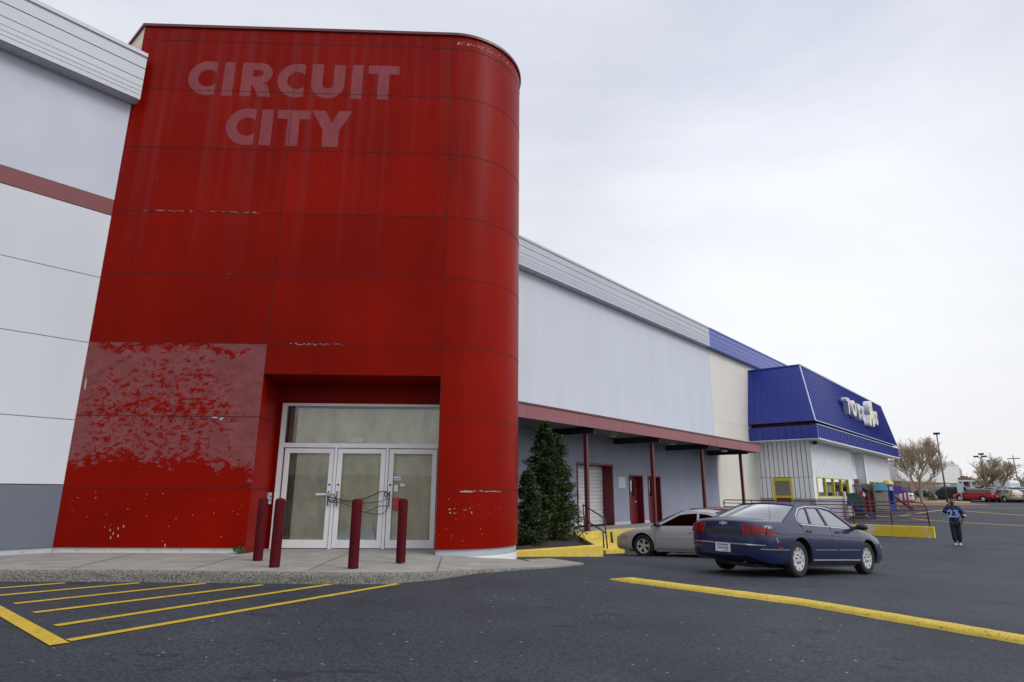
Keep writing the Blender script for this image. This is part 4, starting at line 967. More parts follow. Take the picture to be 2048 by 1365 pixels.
    def wheels(s, root):
        rw, wt = s.rw, .2
        m = MB(); m.lathe([(rw * .64, -wt / 2 + .01), (rw * .80, -wt / 2 - .004), (rw * .94, -wt / 2 + .008), (rw * .985, -wt / 2 + .03), (rw, -wt / 4), (rw, wt / 4), (rw * .985, wt / 2 - .03), (rw * .94, wt / 2 - .008), (rw * .80, wt / 2 + .004), (rw * .64, wt / 2 - .01)], (0, 0, 0), 'Y', 40 if s.fine else 18)
        tyre = m.mesh('tyre', M['rubber'])
        m = MB(); r = rw * .66
        if s.rim == 'cover':
            m.lathe([(0, .072), (.05, .075), (.075, .066), (r * .55, .070), (r * .86, .074), (r * .97, .085), (r, .08), (r, -.06)], (0, 0, 0), 'Y', 40)
            for k in range(9):
                t = 2 * math.pi * k / 9
                for d in (-.10, .10):
                    q = [(rr_ * math.cos(t + dd), .0765, rr_ * math.sin(t + dd)) for rr_, dd in ((r * .68, d - .03), (r * .90, d - .06), (r * .90, d + .06), (r * .68, d + .03))]
                    m.add(q, [(0, 1, 2, 3)], 1)
            for k in range(5):
                t = 2 * math.pi * k / 5 + .3; m.lathe([(0, .092), (.014, .092), (.014, .07)], (r * .34 * math.cos(t), 0, r * .34 * math.sin(t)), 'Y', 8, 1)
        elif s.rim == 'spoke':
            m.lathe([(0, .02), (r * .93, .02)], (0, 0, 0), 'Y', 36, 1); m.lathe([(r * .86, .03), (r * .88, .082), (r, .086), (r, -.06)], (0, 0, 0), 'Y', 36)
            m.lathe([(0, .07), (r * .2, .07), (r * .26, .045)], (0, 0, 0), 'Y', 20)
            for k in range(5):
                t = 2 * math.pi * k / 5 + .2
                for d in (-.13, .13):
                    a = Vector((r * .16 * math.cos(t + d), .05, r * .16 * math.sin(t + d))); b_ = Vector((r * .90 * math.cos(t + d * 1.25), .07, r * .90 * math.sin(t + d * 1.25))); m.obox(a, b_, .034, .04, 0, Vector((0, 1, 0)))
        else: m.lathe([(0, .075), (r * .5, .07), (r * .9, .085), (r, .08), (r, -.06)], (0, 0, 0), 'Y', 18)
        rim = m.mesh('rim', [s.rimmat, M['black']])
        for ax in s.axles:
            for sg in (1, -1):
                m = MB(); m.lathe([(.02, -.05), (.12, -.05), (.12, .03), (.02, .03)], (0, 0, 0), 'Y', 14); me = m.mesh('hub', M['black'])
                w = bpy.data.objects.new('wheel', me); COL.objects.link(w); w.parent = root; w.location = (ax, sg * s.track / 2, s.rw); w.rotation_euler = (0, random.random() * 6, 0 if sg > 0 else math.pi)
                for n_, md in (('tyre', tyre), ('rim', rim)):
                    o = bpy.data.objects.new(n_, md); COL.objects.link(o); o.parent = w
def place(root, p_rear, p_front, half):
    """p_rear/p_front: ground points at the axle centres"""
    d = (p_front - p_rear); hd = math.atan2(d.y, d.x); pitch = math.atan2(d.z, math.hypot(d.x, d.y))
    root.location = (p_rear + p_front) / 2; root.rotation_euler = (0, -pitch, hd)
def place_at(root, x, y, hd, wb):
    f = Vector((math.cos(hd), math.sin(hd), 0)); a = Vector((x, y, 0)) - f * wb / 2; b_ = Vector((x, y, 0)) + f * wb / 2
    a.z, b_.z = gz(a.x, a.y) + .005, gz(b_.x, b_.y) + .005; place(root, a, b_, 0)
def mirror_pair(root, s, x, z, m, size=(.12, .2, .13)):
    for sg in (1, -1):
        y = s.ybody(x, s.zs(x) - .02)
        mb = MB(); mb.obox((x, sg * (y - .05), z - .02), (x - .02, sg * (y + .09), z), .06, .06)
        mb.lathe([(0, -.12), (.055, -.11), (.075, -.05), (.078, .03), (.06, .08), (0, .09)], (0, 0, 0), 'Y', 14)
        n = 6 * 14; mb.v[-n:] = [(x + a * .95, sg * (y + .15) + b_, z + .02 + c * .85) for a, b_, c in mb.v[-n:]]
        mb.build('side_mirror', m, root)

# ---- blue four-door sedan
M['farglass'] = mat('dark_far_glass', (.035, .042, .048), .08, var=.3, vs=1.5, spec=.7)
bp = paint('navy_blue_paint', (.011, .0185, .066), .0, .25)
blue_spec = dict(x0=-2.52, x1=2.38, nst=64, fine=True, paint=bp, glass=M['cargl'], axles=(1.365, -1.365), track=1.50, rw=.332, arch=.375, rim='cover', rimmat=M['hub'],
    width=[(-2.52, .52), (-2.48, .66), (-2.37, .80), (-2.15, .885), (-1.4, .915), (0, .92), (1.3, .912), (1.9, .872), (2.2, .79), (2.32, .68), (2.38, .56)],
    shoulder=[(-2.52, .72), (-2.48, .85), (-2.38, .905), (-1.8, .955), (-1.0, .945), (0, .92), (1.0, .885), (1.6, .81), (2.1, .70), (2.3, .61), (2.38, .55)],
    deck=[(-2.52, .78), (-2.49, .94), (-2.40, 1.005), (-2.2, 1.035), (-1.75, 1.065), (-1.0, 1.05), (0, 1.0), (1.05, .975), (1.6, .90), (2.1, .765), (2.3, .66), (2.38, .58)],
    bottom=[(-2.52, .36), (-2.38, .27), (-2.2, .24), (-1.4, .22), (1.4, .20), (2.1, .20), (2.38, .25)],
    cab=(-1.74, 1.10), ztop=1.345, wroof=.60, roofx=(-.98, .36), roofedge=[(-.98, 1.310), (-.6, 1.345), (-.1, 1.352), (.36, 1.318)], roofc=[(-.98, 1.352), (-.5, 1.402), (-.1, 1.405), (.36, 1.365)],
    side=[(1.12, .875), (.36, 1.318), (.1, 1.345), (-.2, 1.354), (-.6, 1.345), (-.98, 1.310), (-1.40, 1.15), (-1.78, .985), (-1.74, .93), (-1.0, .94), (0, .915)],
    wins=[[(.86, .935), (.30, 1.265), (.05, 1.298), (-.12, 1.305), (-.145, .955)], [(-.215, .958), (-.185, 1.305), (-.60, 1.295), (-.79, .975)], [(-.85, .978), (-.66, 1.288), (-.92, 1.245), (-1.17, 1.12), (-1.24, 1.03), (-1.21, .985)]],
    wind=((1.14, .80, .875), (.36, .598, 1.318), .22), rear=((-1.80, .80, .975), (-.98, .60, 1.312), -.16), seats=(.1, -.72))
sedan = thing('blue_sedan', 'dark blue four-door sedan seen from behind beside the silver coupe', 'car')
c = Car(blue_spec); c.build(sedan)
gR, gF = onground(1590.5, 1155), onground(1729.5, 1148.6)
hd = math.atan2(gF.y - gR.y, gF.x - gR.x); lt = Vector((-math.sin(hd), math.cos(hd), 0))
pr, pf_ = gR + lt * .72, gF + lt * .72
pr.z, pf_.z = gR.z + .0, gF.z + .0
place(sedan, pr, pf_, 0); sedan.scale = (.97, .97, .97)
def car_trim(root, s, col):
    for sd_ in (1, -1):
        for p, w_ in (([(-2.44, .50), (-1.79, .50)], .02), ([(-.90, .50), (-.02, .50)], .02), ([(.03, .50), (.92, .50)], .02), ([(1.78, .46), (2.2, .44)], .018)):
            m = MB(); s.ribbon(m, p, w_, .012, sides=(sd_,)); m.build('chrome_strip', M['chrome'], root)
        m = MB(); s.ribbon(m, [(-.94, .315), (.94, .30)], .016, .012, sides=(sd_,)); m.build('sill_strip', M['hub'], root)
    m = MB()
    s.ribbon(m, [(-2.35, .775), (-1.2, .785), (0, .765), (1.2, .725), (1.85, .655)], .010, .004)
    for line in ([(-.16, .95), (-.17, .30)], [(.98, .87), (.93, .32)], [(-1.27, .98), (-1.20, .80), (-1.05, .66), (-.93, .32)], [(-.93, .30), (.93, .29)]): s.ribbon(m, line, .010, .003)
    m.build('door_seams', M['trimd'], root)
    for x in (-1.03, .05):
        for sg in (1, -1):
            y = s.ybody(x, .86); m = MB(); m.box(x - .09, x + .09, sg * (y - .01), sg * (y + .018), .815, .86); m.build('door_handle', M['trimd'], root, .008)
    # chrome line under and round the side glass
    for sd_ in (1, -1):
        m = MB(); s.ribbon(m, [(.9, .915), (-1.22, .965), (-1.28, 1.02), (-1.22, 1.13), (-.95, 1.268), (-.62, 1.318), (0, 1.325), (.32, 1.29)], .016, .006, yf=s.yglass, sides=(sd_,)); m.build('window_trim', M['chrome'], root)
car_trim(sedan, c, bp); mirror_pair(sedan, c, .84, .945, M['black'])
def rear_x(s, y, z):                      # where the rear skin is at (y, z)
    x = s.x0
    while x < s.x0 + .6:
        if abs(y) <= s.ybody(x, z) and z <= s.zt(x): return x
        x += .004
    return x
def skinpt(s, t, z, inner=.40):             # a point on the rear corner skin: t 0 at the inner edge, 1 on the flank
    if t < .62:
        y = inner + t / .62 * .40; return rear_x(s, y, z) - .010, y
    x = rear_x(s, inner + .40, z) + (t - .62) / .38 * .26; return x - .006, min(s.ybody(x, z) + .010, .93)
for sg in (1, -1):                         # tail lamps wrap the corner and taper to a point on the flank
    m = MB(); rows = []; cap_ = []
    for k in range(19):
        t = k / 18; zb_ = .742 + .002 * t; zt_ = .742 + (.185 - .045 * t) * max(.02, 1 - t ** 3.2) ; row = []
        for j in range(6):
            z = zb_ + (zt_ - zb_) * j / 5; x, y = skinpt(c, t, z); row.append((x, y * sg, z))
        rows.append(row)
    m.grid(rows); m.build('taillight', M['taill'], sedan, fixn=True)
    m = MB()
    for tt in (.30, .62):
        m.tube([(skinpt(c, tt, z)[0] - .002, skinpt(c, tt, z)[1] * sg, z) for z in (.745, .79, .83, .87, .90)], .008, 5)
    m.tube([(skinpt(c, t / 10, .79)[0] - .002, skinpt(c, t / 10, .79)[1] * sg, .79) for t in range(11)], .006, 5)
    m.tube([(skinpt(c, 0, z)[0] - .002, skinpt(c, 0, z)[1] * sg, z) for z in (.735, .80, .86, .93)], .010, 5)
    m.build('lamp_divider', M['trimd'], sedan)
m = MB(); rows = []
for k in range(13):
    y = -.42 + k * .07; rows.append([(rear_x(c, y, z) - .010, y, z) for z in (.742, .82)])
m.grid(rows); m.build('reflector_panel', M['trimd'], sedan, fixn=True)
for y in (-.2, .2):
    m = MB(); m.box(-2.526, -2.50, y - .06, y + .06, .755, .785); m.build('reverse_light', M['headl'], sedan, .006)
m = MB(); rows = []
for k in range(25):
    y = -.80 + k * 1.6 / 24; rows.append([(rear_x(c, y, z) - d, y, z) for z, d in ((.555, .0), (.558, .016), (.578, .016), (.581, .0))])
m.grid(rows, 0, False); m.build('bumper_strip', M['chrome'], sedan, fixn=True)
m = MB(); m.box(-2.545, -2.52, -.155, .155, .41, .565); m.box(-2.547, -2.545, -.12, .12, .525, .55, 1)
for k in range(6): m.box(-2.547, -2.545, .11 - k * .042, .11 - k * .042 - .026, .455, .505, 1 if k != 3 else 2)
m.box(-2.547, -2.545, -.13, -.02, .42, .437, 2)
m.build('license_plate', [M['plate'], mat('plate_blue', (.10, .16, .40), .5), mat('plate_red', (.45, .10, .12), .5)], sedan)
m = MB(); ex, ez = rear_x(c, 0, .93) - .006, .93
m.prism([(ex, y, ez + z) for y, z in ((-.085, -.018), (-.03, -.018), (-.026, -.034), (.026, -.034), (.03, -.018), (.085, -.018), (.075, .018), (.022, .018), (.02, .034), (-.032, .034), (-.036, .018), (-.095, .018))], (.006, 0, 0)); m.build('emblem', M['chrome'], sedan, fixn=True)
for sg in (1, -1):
    m = MB(); y = c.ybody(-2.05, .53); m.box(-2.15, -2.0, sg * (y - .01), sg * (y + .008), .515, .545); m.build('side_marker', M['taill'], sedan)
    m = MB(); rows = []
    for k in range(9):
        x = 2.02 + k * .04; rows.append([(x, sg * (c.ybody(x, z) + .006), z) for z in (.53, .57, .61 - .02 * k / 8)])
    m.grid(rows); m.build('headlight', M['headl'], sedan, fixn=True)
m = MB(); m.tube([(-1.86, -.60, 1.0), (-1.86, -.60, 1.02), (-1.90, -.60, 1.55)], [.012, .004, .002], 6); m.build('antenna', M['black'], sedan)
m = MB(); m.tube([(-1.0, -.35, .20), (-2.1, -.38, .23), (-2.45, -.38, .25)], .035, 10); m.box(-2.25, -1.75, -.5, .1, .16, .24); m.build('exhaust', M['black'], sedan, .02)
# grime streak behind the tail lamp
m = MB(); y0 = 0
m.add([(x, -(c.ybody(x, z) + .004), z) for x, z in ((-2.17, .70), (-2.14, .625), (-2.10, .63), (-2.145, .71))], [(0, 1, 2, 3)]); m.build('scuff', mat('grey_scuff', (.25, .25, .22), .8), sedan, fixn=True)

# ---- silver two-door coupe
sp_ = paint('silver_paint', (.40, .405, .42), .0, .36)
cp_spec = dict(x0=-2.24, x1=2.36, nst=60, fine=True, paint=sp_, glass=M['cargld'], axles=(1.32, -1.32), track=1.50, rw=.325, arch=.365, rim='spoke', rimmat=M['hub'],
    width=[(-2.24, .60), (-2.18, .74), (-2.0, .83), (-1.3, .88), (0, .88), (1.3, .885), (1.8, .85), (2.1, .77), (2.26, .66), (2.36, .50)],
    shoulder=[(-2.24, .70), (-2.15, .86), (-1.9, .92), (-1.2, .93), (0, .885), (.9, .85), (1.5, .79), (1.95, .69), (2.25, .58), (2.36, .52)],
    deck=[(-2.24, .74), (-2.18, .98), (-2.0, 1.04), (-1.6, 1.045), (0, .96), (.95, .945), (1.5, .87), (1.95, .755), (2.25, .62), (2.36, .54)],
    bottom=[(-2.24, .34), (-2.0, .24), (-1.3, .20), (1.3, .19), (2.0, .19), (2.36, .24)],
    cab=(-1.55, 1.02), ztop=1.29, wroof=.57, roofx=(-.86, .22), roofedge=[(-.86, 1.250), (-.4, 1.298), (-.1, 1.300), (.22, 1.262)], roofc=[(-.86, 1.30), (-.4, 1.352), (-.1, 1.353), (.22, 1.315)],
    side=[(1.06, .855), (.22, 1.262), (0, 1.290), (-.2, 1.300), (-.45, 1.298), (-.86, 1.250), (-1.25, 1.12), (-1.62, .985), (-1.60, .91), (-.9, .915), (0, .875)],
    wins=[[(.80, .90), (.20, 1.198), (0, 1.228), (-.25, 1.243), (-.33, 1.24), (-.36, .905)], [(-.42, .908), (-.39, 1.238), (-.60, 1.218), (-.90, 1.14), (-1.20, 1.0), (-1.18, .945)]],
    wind=((1.10, .77, .86), (.22, .568, 1.264), .24), rear=((-1.66, .76, .98), (-.86, .575, 1.252), -.14), seats=(.0, -.75))
coupe = thing('silver_coupe', 'silver two-door coupe parked nose to the yellow dock, half hidden by the blue sedan', 'car')
c2 = Car(cp_spec); c2.build(coupe)
FL = onground(1285, 1112.5); hv = Matrix.Rotation(R(4), 3, 'Z') @ -NV; lv = Vector((-hv.y, hv.x, 0))
ctr = FL - lv * .80 - hv * 1.32
place_at(coupe, ctr.x, ctr.y, math.atan2(hv.y, hv.x), 2.64); coupe.scale = (.965, .965, .965)
for sd_ in (1, -1):
    m = MB(); c2.ribbon(m, [(-.95, .60), (.88, .585)], .016, .010, sides=(sd_,)); m.build('side_strip', M['hub'], coupe)
    m = MB(); c2.ribbon(m, [(-.92, .225), (.90, .215)], .07, .03, sides=(sd_,)); m.build('side_skirt', sp_, coupe)
m = MB()
for line_ in ([(-.40, .9), (-.42, .28)], [(.92, .85), (.90, .60), (.93, .34)], [(-.40, .27), (.92, .26)]): c2.ribbon(m, line_, .010, .003)
m.build('door_seams', M['trimd'], coupe)
for sg in (1, -1):
    y = c2.ybody(-.22, .74); m = MB(); m.box(-.30, -.14, sg * (y - .01), sg * (y + .016), .715, .75); m.build('door_handle', M['chrome'], coupe, .008)
    m = MB(); rows = []
    for k in range(9):
        x = 1.78 + k * .045; rows.append([(x, sg * (c2.ybody(x, z) + .006), z) for z in (.56 + .0 * k, .60, .655 - .010 * k)])
    m.grid(rows); m.build('headlight', M['headl'], coupe, fixn=True)
    m = MB(); rows = []
    for k in range(5):
        x = 1.82 + k * .045; rows.append([(x, sg * (c2.ybody(x, z) + .012), z) for z in (.565, .60, .645 - .012 * k)])
    m.grid(rows); m.build('turn_signal', M['amber'], coupe, fixn=True)
    m = MB(); rows = []
    for k in range(7):
        x = -2.16 + k * .05; rows.append([(x, sg * (c2.ybody(x, z) + .006), z) for z in (.70, .78, .84)])
    m.grid(rows); m.build('taillight', M['taill'], coupe, fixn=True)
mirror_pair(coupe, c2, .78, .925, M['black'])

# ---- generic builders for the other cars: three shapes, coloured by material
def sedan_far(name, col, shape='sedan', dark=True):
    k = {'sedan': 0, 'wagon': 1, 'suv': 2}[shape]; H = (1.40, 1.46, 1.70)[k]; zsb = (.92, .93, 1.02)[k]
    if k == 0:
        side = [(1.10, zsb - .04), (.35, H - .08), (-.1, H - .055), (-.6, H - .06), (-1.0, H - .10), (-1.72, zsb + .04), (-1.7, zsb)]; rx = (-1.0, .35); cab = (-1.72, 1.08)
        re = [(-1.0, H - .10), (-.5, H - .055), (.35, H - .08)]; rc_ = [(-1.0, H - .05), (-.4, H), (.35, H - .04)]; rear = ((-1.74, .76, zsb + .05), (-1.0, .58, H - .098), -.14)
        wins = [[(.82, zsb + .03), (.30, H - .13), (-.12, H - .10), (-.15, zsb + .03)], [(-.23, zsb + .03), (-.2, H - .10), (-.85, H - .13), (-1.15, zsb + .08), (-1.1, zsb + .03)]]
        deck = [(-2.4, .74), (-2.33, .98), (-2.0, 1.03), (-1.6, 1.05), (0, 1.0), (1.05, .96), (1.7, .86), (2.1, .73), (2.25, .60)]
    else:
        side = [(1.10, zsb - .04), (.45, H - .08), (-.1, H - .05), (-1.2, H - .05), (-2.05, H - .09), (-2.26, zsb + .06), (-2.24, zsb)]; rx = (-2.05, .45); cab = (-2.2, 1.08)
        re = [(-2.05, H - .09), (-1.0, H - .05), (.45, H - .08)]; rc_ = [(-2.05, H - .04), (-.8, H), (.45, H - .04)]; rear = ((-2.27, .74, zsb + .06), (-2.05, .60, H - .088), -.05)
        wins = [[(.82, zsb + .03), (.38, H - .13), (-.12, H - .10), (-.15, zsb + .03)], [(-.23, zsb + .03), (-.2, H - .10), (-1.0, H - .10), (-1.05, zsb + .03)], [(-1.13, zsb + .03), (-1.08, H - .10), (-1.85, H - .13), (-1.98, zsb + .05)]]
        deck = [(-2.4, .74), (-2.33, zsb + .04), (-2.1, zsb + .06), (-1.6, zsb + .08), (0, 1.0), (1.05, .98), (1.7, .90), (2.1, .78), (2.25, .62)]
    spx = dict(x0=-2.38, x1=2.25, nst=26, fine=False, paint=col, glass=M['farglass'], axles=(1.33, -1.33), track=1.50, rw=.32 + .03 * (k == 2), arch=.37 + .03 * (k == 2), rim='plain', rimmat=M['hub'],
        width=[(-2.38, .66), (-2.3, .80), (-2.0, .86), (-1.0, .885), (1.0, .885), (1.7, .86), (2.1, .76), (2.25, .58)],
        shoulder=[(-2.38, .70), (-2.3, .86), (-2.0, zsb), (0, zsb), (1.0, zsb - .03), (1.6, .82), (2.05, .70), (2.25, .56)],
        deck=deck, bottom=[(-2.38, .34), (-2.1, .25), (1.9, .22), (2.25, .27)], cab=cab, ztop=H - .06, wroof=.58 + .04 * (k == 2), roofx=rx, roofedge=re, roofc=rc_, side=side, wins=wins,
        wind=((1.14, .78, zsb - .03), (rx[1], .58 + .04 * (k == 2), H - .08), .2), rear=rear, seats=())
    root = bpy.data.objects.new(name, None); COL.objects.link(root)
    s = Car(spx); s.build(root)
    for sg in (1, -1):
        m = MB(); rows = []
        for q in range(6):
            x = -2.34 + q * .05; rows.append([(x - .004, sg * (s.ybody(x, z) + .006), z) for z in (.70, .86)])
        m.grid(rows); m.build('taillight', M['tailf'], root, fixn=True)
        m = MB(); m.box(-2.40, -2.36, sg * .45, sg * .66, .70, .84); m.build('taillight', M['tailf'], root)
        m = MB(); rows = []
        for q in range(6):
            x = 1.95 + q * .05; rows.append([(x, sg * (s.ybody(x, z) + .006), z) for z in (.52, .62)])
        m.grid(rows); m.build('headlight', M['headl'], root, fixn=True)
    m = MB(); m.box(-2.41, -2.37, -.16, .16, .60, .72); m.build('license_plate', M['plate'], root)
    mirror_pair(root, s, .80, zsb + .05, M['trimd'])
    return root

# ================================================================== BOLLARDS
for k, (px, py, lb) in enumerate(((515, 1122, 'dark red bollard nearest the tower wall, behind its neighbour'), (548.5, 1135, 'dark red bollard in front of the left door edge, left pair front one'), (706, 1137, 'dark red bollard before the middle glass door'), (801, 1125, 'dark red bollard before the right glass door'))):
    p = at(px, py, .42); t = thing('bollard', lb, 'bollard', p, 0, 'dark red bollards before the tower entrance')
    m = MB(); m.lathe([(.083, 0), (.083, 1.03), (.076, 1.055), (.045, 1.075), (0, 1.08)], (0, 0, 0), 'Z', 24); m.build('post', M['postred'], t)
# weed at the foot of the tower
m = MB(); r_ = random.Random(5)
for k in range(90):
    a, b_ = r_.uniform(0, 6.28), r_.uniform(.02, .12); c_ = Vector((math.cos(a) * b_, math.sin(a) * b_ * .6, r_.uniform(.01, .13))); l = r_.uniform(.02, .045); d_ = Vector((r_.uniform(-1, 1), r_.uniform(-1, 1), r_.uniform(-.3, .8))).normalized(); e_ = d_.cross(Vector((r_.random(), r_.random(), r_.random()))).normalized()
    m.quad(c_ - d_ * l, c_ - e_ * l * .5, c_ + d_ * l, c_ + e_ * l * .5)
o = m.build('weed', mat('weed_green', (.05, .11, .03), .7, var=.3)); o.location = TL(3.62, -.04, .42); tag(o, 'small green weed growing at the foot of the tower', 'weed')
# dry leaves along the kerb
ML = mat('dry_leaf', (.28, .20, .12), .9, var=.3)
for k, (px, py, lb) in enumerate(((83, 1155, 'curled dry leaf on the asphalt by the kerb, leftmost of all'), (168, 1158, 'flat dry leaf on the asphalt below the first sidewalk joint'), (315, 1163, 'pale dry leaf lying above the third hatch line'), (462, 1163, 'brown leaf scrap on the asphalt below the left bollards'))):
    p = onground(px, py); m = MB(); rows = []
    for i in range(5):
        u_ = -1 + i / 2; hw = .045 * (1 - u_ * u_) + .004; rows.append([(u_ * .09, -hw, .02 * u_ * u_ + .012), (u_ * .09, 0, .006 + .02 * u_ * u_), (u_ * .09, hw, .02 * u_ * u_ + .016)])
    m.grid(rows); o = m.build('dry_leaf', ML); o.location = p + Vector((0, 0, .01)); o.rotation_euler = (0, 0, k * 1.3); tag(o, lb, 'leaf', 'dry leaves along the kerb')

# ================================================================== EVERGREENS
def evergreen(name, label, p, H, r0, nleaf, seed, light, rag=.18):
    t = thing(name, label, 'tree', p, 0, 'evergreens in the yellow planter'); r_ = random.Random(seed)
    m = MB(); m.tube([(0, 0, -.1), (.02, 0, H * .4), (0, .02, H * .97)], [.05, .03, .008], 7)
    tips = []
    for k in range(int(60 * H)):
        z = H * (.02 + .96 * r_.random() ** 1.15); f = 1 - z / H; a = r_.uniform(0, 6.283); R_ = r0 * (f ** .72) * r_.uniform(.45, 1.12) * (1 + rag * math.sin(3 * a + z * 4 + seed)) + .07
        q = Vector((math.cos(a) * R_, math.sin(a) * R_, min(H * 1.02, z + R_ * r_.uniform(.1, .45)))); tips.append((Vector((0, 0, z)), q)); m.tube([(0, 0, z), q], [.012, .003], 4, 0, False)
    m.build('trunk', M['bark'], t)
    m = MB()
    for k in range(nleaf):
        b_, q = r_.choice(tips); s_ = r_.random() ** .55; c_ = b_.lerp(q, s_ * 1.03) + Vector((r_.gauss(0, .055), r_.gauss(0, .055), r_.gauss(0, .06)))
        d_ = (Vector((c_.x, c_.y, 0)).normalized() * .6 + Vector((r_.gauss(0, .6), r_.gauss(0, .6), r_.gauss(.25, .5)))).normalized(); e_ = d_.cross(Vector((r_.gauss(0, 1), r_.gauss(0, 1), r_.gauss(0, 1)))).normalized(); l = r_.uniform(.03, .062)
        m.quad(c_ - d_ * l, c_ - e_ * l * .42, c_ + d_ * l, c_ + e_ * l * .42, 1 if r_.random() < light else 0)
    m.build('foliage', [M['leafd'], M['leafl']], t)
p = Vector((1.0, 19.8, .15))
evergreen('evergreen_tree', 'tallest dark evergreen with a thin pointed top against the grey wall', Vector((1.08, 20.1, .15)), 3.68, .96, 19000, 2, .16)
evergreen('evergreen_tree', 'yellowish green evergreen leader just right of the tallest evergreen', Vector((1.45, 20.35, .15)), 3.3, .84, 14000, 4, .30)
evergreen('evergreen_bush', 'low bushy evergreen close against the red tower corner', Vector((.50, 18.25, .15)), 2.0, .62, 8000, 6, .16)

# ================================================================== PERSON
def skinned(name, verts, edges, m, par, sub=2):
    me = bpy.data.meshes.new(name); me.from_pydata([v[:3] for v in verts], edges, []); o = bpy.data.objects.new(name, me); COL.objects.link(o)
    md = o.modifiers.new('s', 'SKIN')
    if not me.skin_vertices: me.skin_vertices.new()
    for i, v in enumerate(verts):
        sv = me.skin_vertices[0].data[i]; r = v[3]; sv.radius = r if isinstance(r, tuple) else (r, r); sv.use_root = (i == 0)
    sd_ = o.modifiers.new('d', 'SUBSURF'); sd_.levels = sub; sd_.render_levels = sub
    dg = bpy.context.evaluated_depsgraph_get(); me2 = bpy.data.meshes.new_from_object(o.evaluated_get(dg)); o.modifiers.clear(); o.data = me2; me2.name = name
    me2.materials.clear(); me2.materials.append(m); me2.polygons.foreach_set('use_smooth', [True] * len(me2.polygons)); o.parent = par; return o
M['skin'] = mat('dark_skin', (.075, .038, .026), .55, var=.06); M['jersey'] = mat('navy_jersey', (.012, .020, .085), .75, var=.12, vs=8); M['jean'] = mat('dark_trousers', (.011, .013, .020), .85, var=.2, vs=6)
M['shoe'] = mat('white_shoe', (.68, .68, .68), .5); M['hair'] = mat('black_hair', (.012, .011, .010), .8); M['digit'] = mat('light_blue_number', (.30, .42, .68), .6)
gp = onground(1917, 1091.5)
per = thing('person', 'person walking in a navy number jersey and dark trousers, one hand raised to the face', 'person', gp, math.atan2(gp.x, gp.y) * -1)
V = [(0, .0, .90, .12), (0, .01, 1.08, .115), (0, .01, 1.27, .135), (0, .01, 1.385, .075), (0, 0, 1.43, .052), (0, -.01, 1.475, (.062, .07)), (0, -.01, 1.545, (.078, .092)), (0, 0, 1.615, (.066, .08)), (0, 0, 1.645, .035),     # 0-8 trunk and head
     (-.17, .01, 1.345, .062), (-.30, -.03, 1.13, .045), (-.17, -.15, 1.36, .034), (-.145, -.165, 1.41, (.038, .02)),                                               # 9-12 raised arm
     (.17, .01, 1.345, .062), (.30, .05, 1.10, .045), (.245, -.05, .90, .034), (.225, -.075, .84, (.038, .02)),                                                      # 13-16 lowered arm
     (-.078, 0, .86, .10), (-.080, -.06, .48, .065), (-.070, -.02, .10, .045), (-.072, -.14, .05, .035), (.078, 0, .86, .10), (.082, -.01, .48, .065), (.066, .06, .10, .045), (.068, -.05, .05, .035)]
E_ = [(0, 1), (1, 2), (2, 3), (3, 4), (4, 5), (5, 6), (6, 7), (7, 8), (2, 9), (9, 10), (10, 11), (11, 12), (2, 13), (13, 14), (14, 15), (15, 16), (0, 17), (17, 18), (18, 19), (19, 20), (0, 21), (21, 22), (22, 23), (23, 24)]
def finger(root, pts, r):
    k = root
    for q in pts: V.append((*q, r)); E_.append((k, len(V) - 1)); k = len(V) - 1
for i, dx in enumerate((-.030, -.011, .009, .027)):
    finger(12, [(-.14 + dx, -.172, 1.445), (-.12 + dx, -.175, 1.478 - .006 * abs(i - 1)), (-.10 + dx, -.160, 1.50 - .008 * abs(i - 1))], .0095)
finger(12, [(-.11, -.16, 1.42), (-.09, -.15, 1.445)], .011)
for i, dy in enumerate((-.03, -.01, .01, .028)): finger(16, [(.215, -.08 + dy, .80), (.20, -.085 + dy, .765 + .004 * i), (.18, -.08 + dy, .745)], .0095)
finger(16, [(.20, -.11, .825), (.18, -.125, .80)], .011)
V.append((0, -.105, 1.535, .013)); E_.append((6, len(V) - 1))
skinned('body', V, E_, M['skin'], per, 2)
skinned('jersey', [(0, .0, .80, (.168, .14)), (0, 0, 1.0, (.165, .14)), (0, .01, 1.22, (.175, .14)), (0, .01, 1.36, (.11, .10)), (0, .01, 1.41, .075), (-.18, .01, 1.345, .095), (-.30, -.03, 1.13, .085), (-.21, -.11, 1.28, .072), (.18, .01, 1.345, .095), (.305, .05, 1.10, .088), (.26, -.02, .96, .075)], [(0, 1), (1, 2), (2, 3), (3, 4), (2, 5), (5, 6), (6, 7), (2, 8), (8, 9), (9, 10)], M['jersey'], per)
skinned('trousers', [(0, 0, .86, (.155, .13)), (-.078, 0, .80, .11), (-.080, -.06, .46, .092), (-.070, -.02, .12, .086), (.078, 0, .80, .11), (.082, -.01, .46, .092), (.066, .06, .12, .086)], [(0, 1), (1, 2), (2, 3), (0, 4), (4, 5), (5, 6)], M['jean'], per)
for x, y in ((-.072, -.02), (.068, .07)): skinned('shoe', [(x, y, .055, (.045, .05)), (x, y - .10, .045, (.048, .04)), (x + .004, y - .19, .038, (.042, .03))], [(0, 1), (1, 2)], M['shoe'], per)
skinned('hair', [(0, .015, 1.60, (.082, .092)), (0, .012, 1.645, (.066, .076)), (0, .01, 1.665, .03)], [(0, 1), (1, 2)], M['hair'], per)
skinned('phone', [(-.105, -.15, 1.46, (.012, .02)), (-.085, -.13, 1.55, (.012, .02))], [(0, 1)], M['black'], per, 1)
m = MB()
for x in (-.034, .034): m.lathe([(0, -.006), (.012, -.003), (.013, .004)], (x, -.094, 1.553), 'Y', 10)
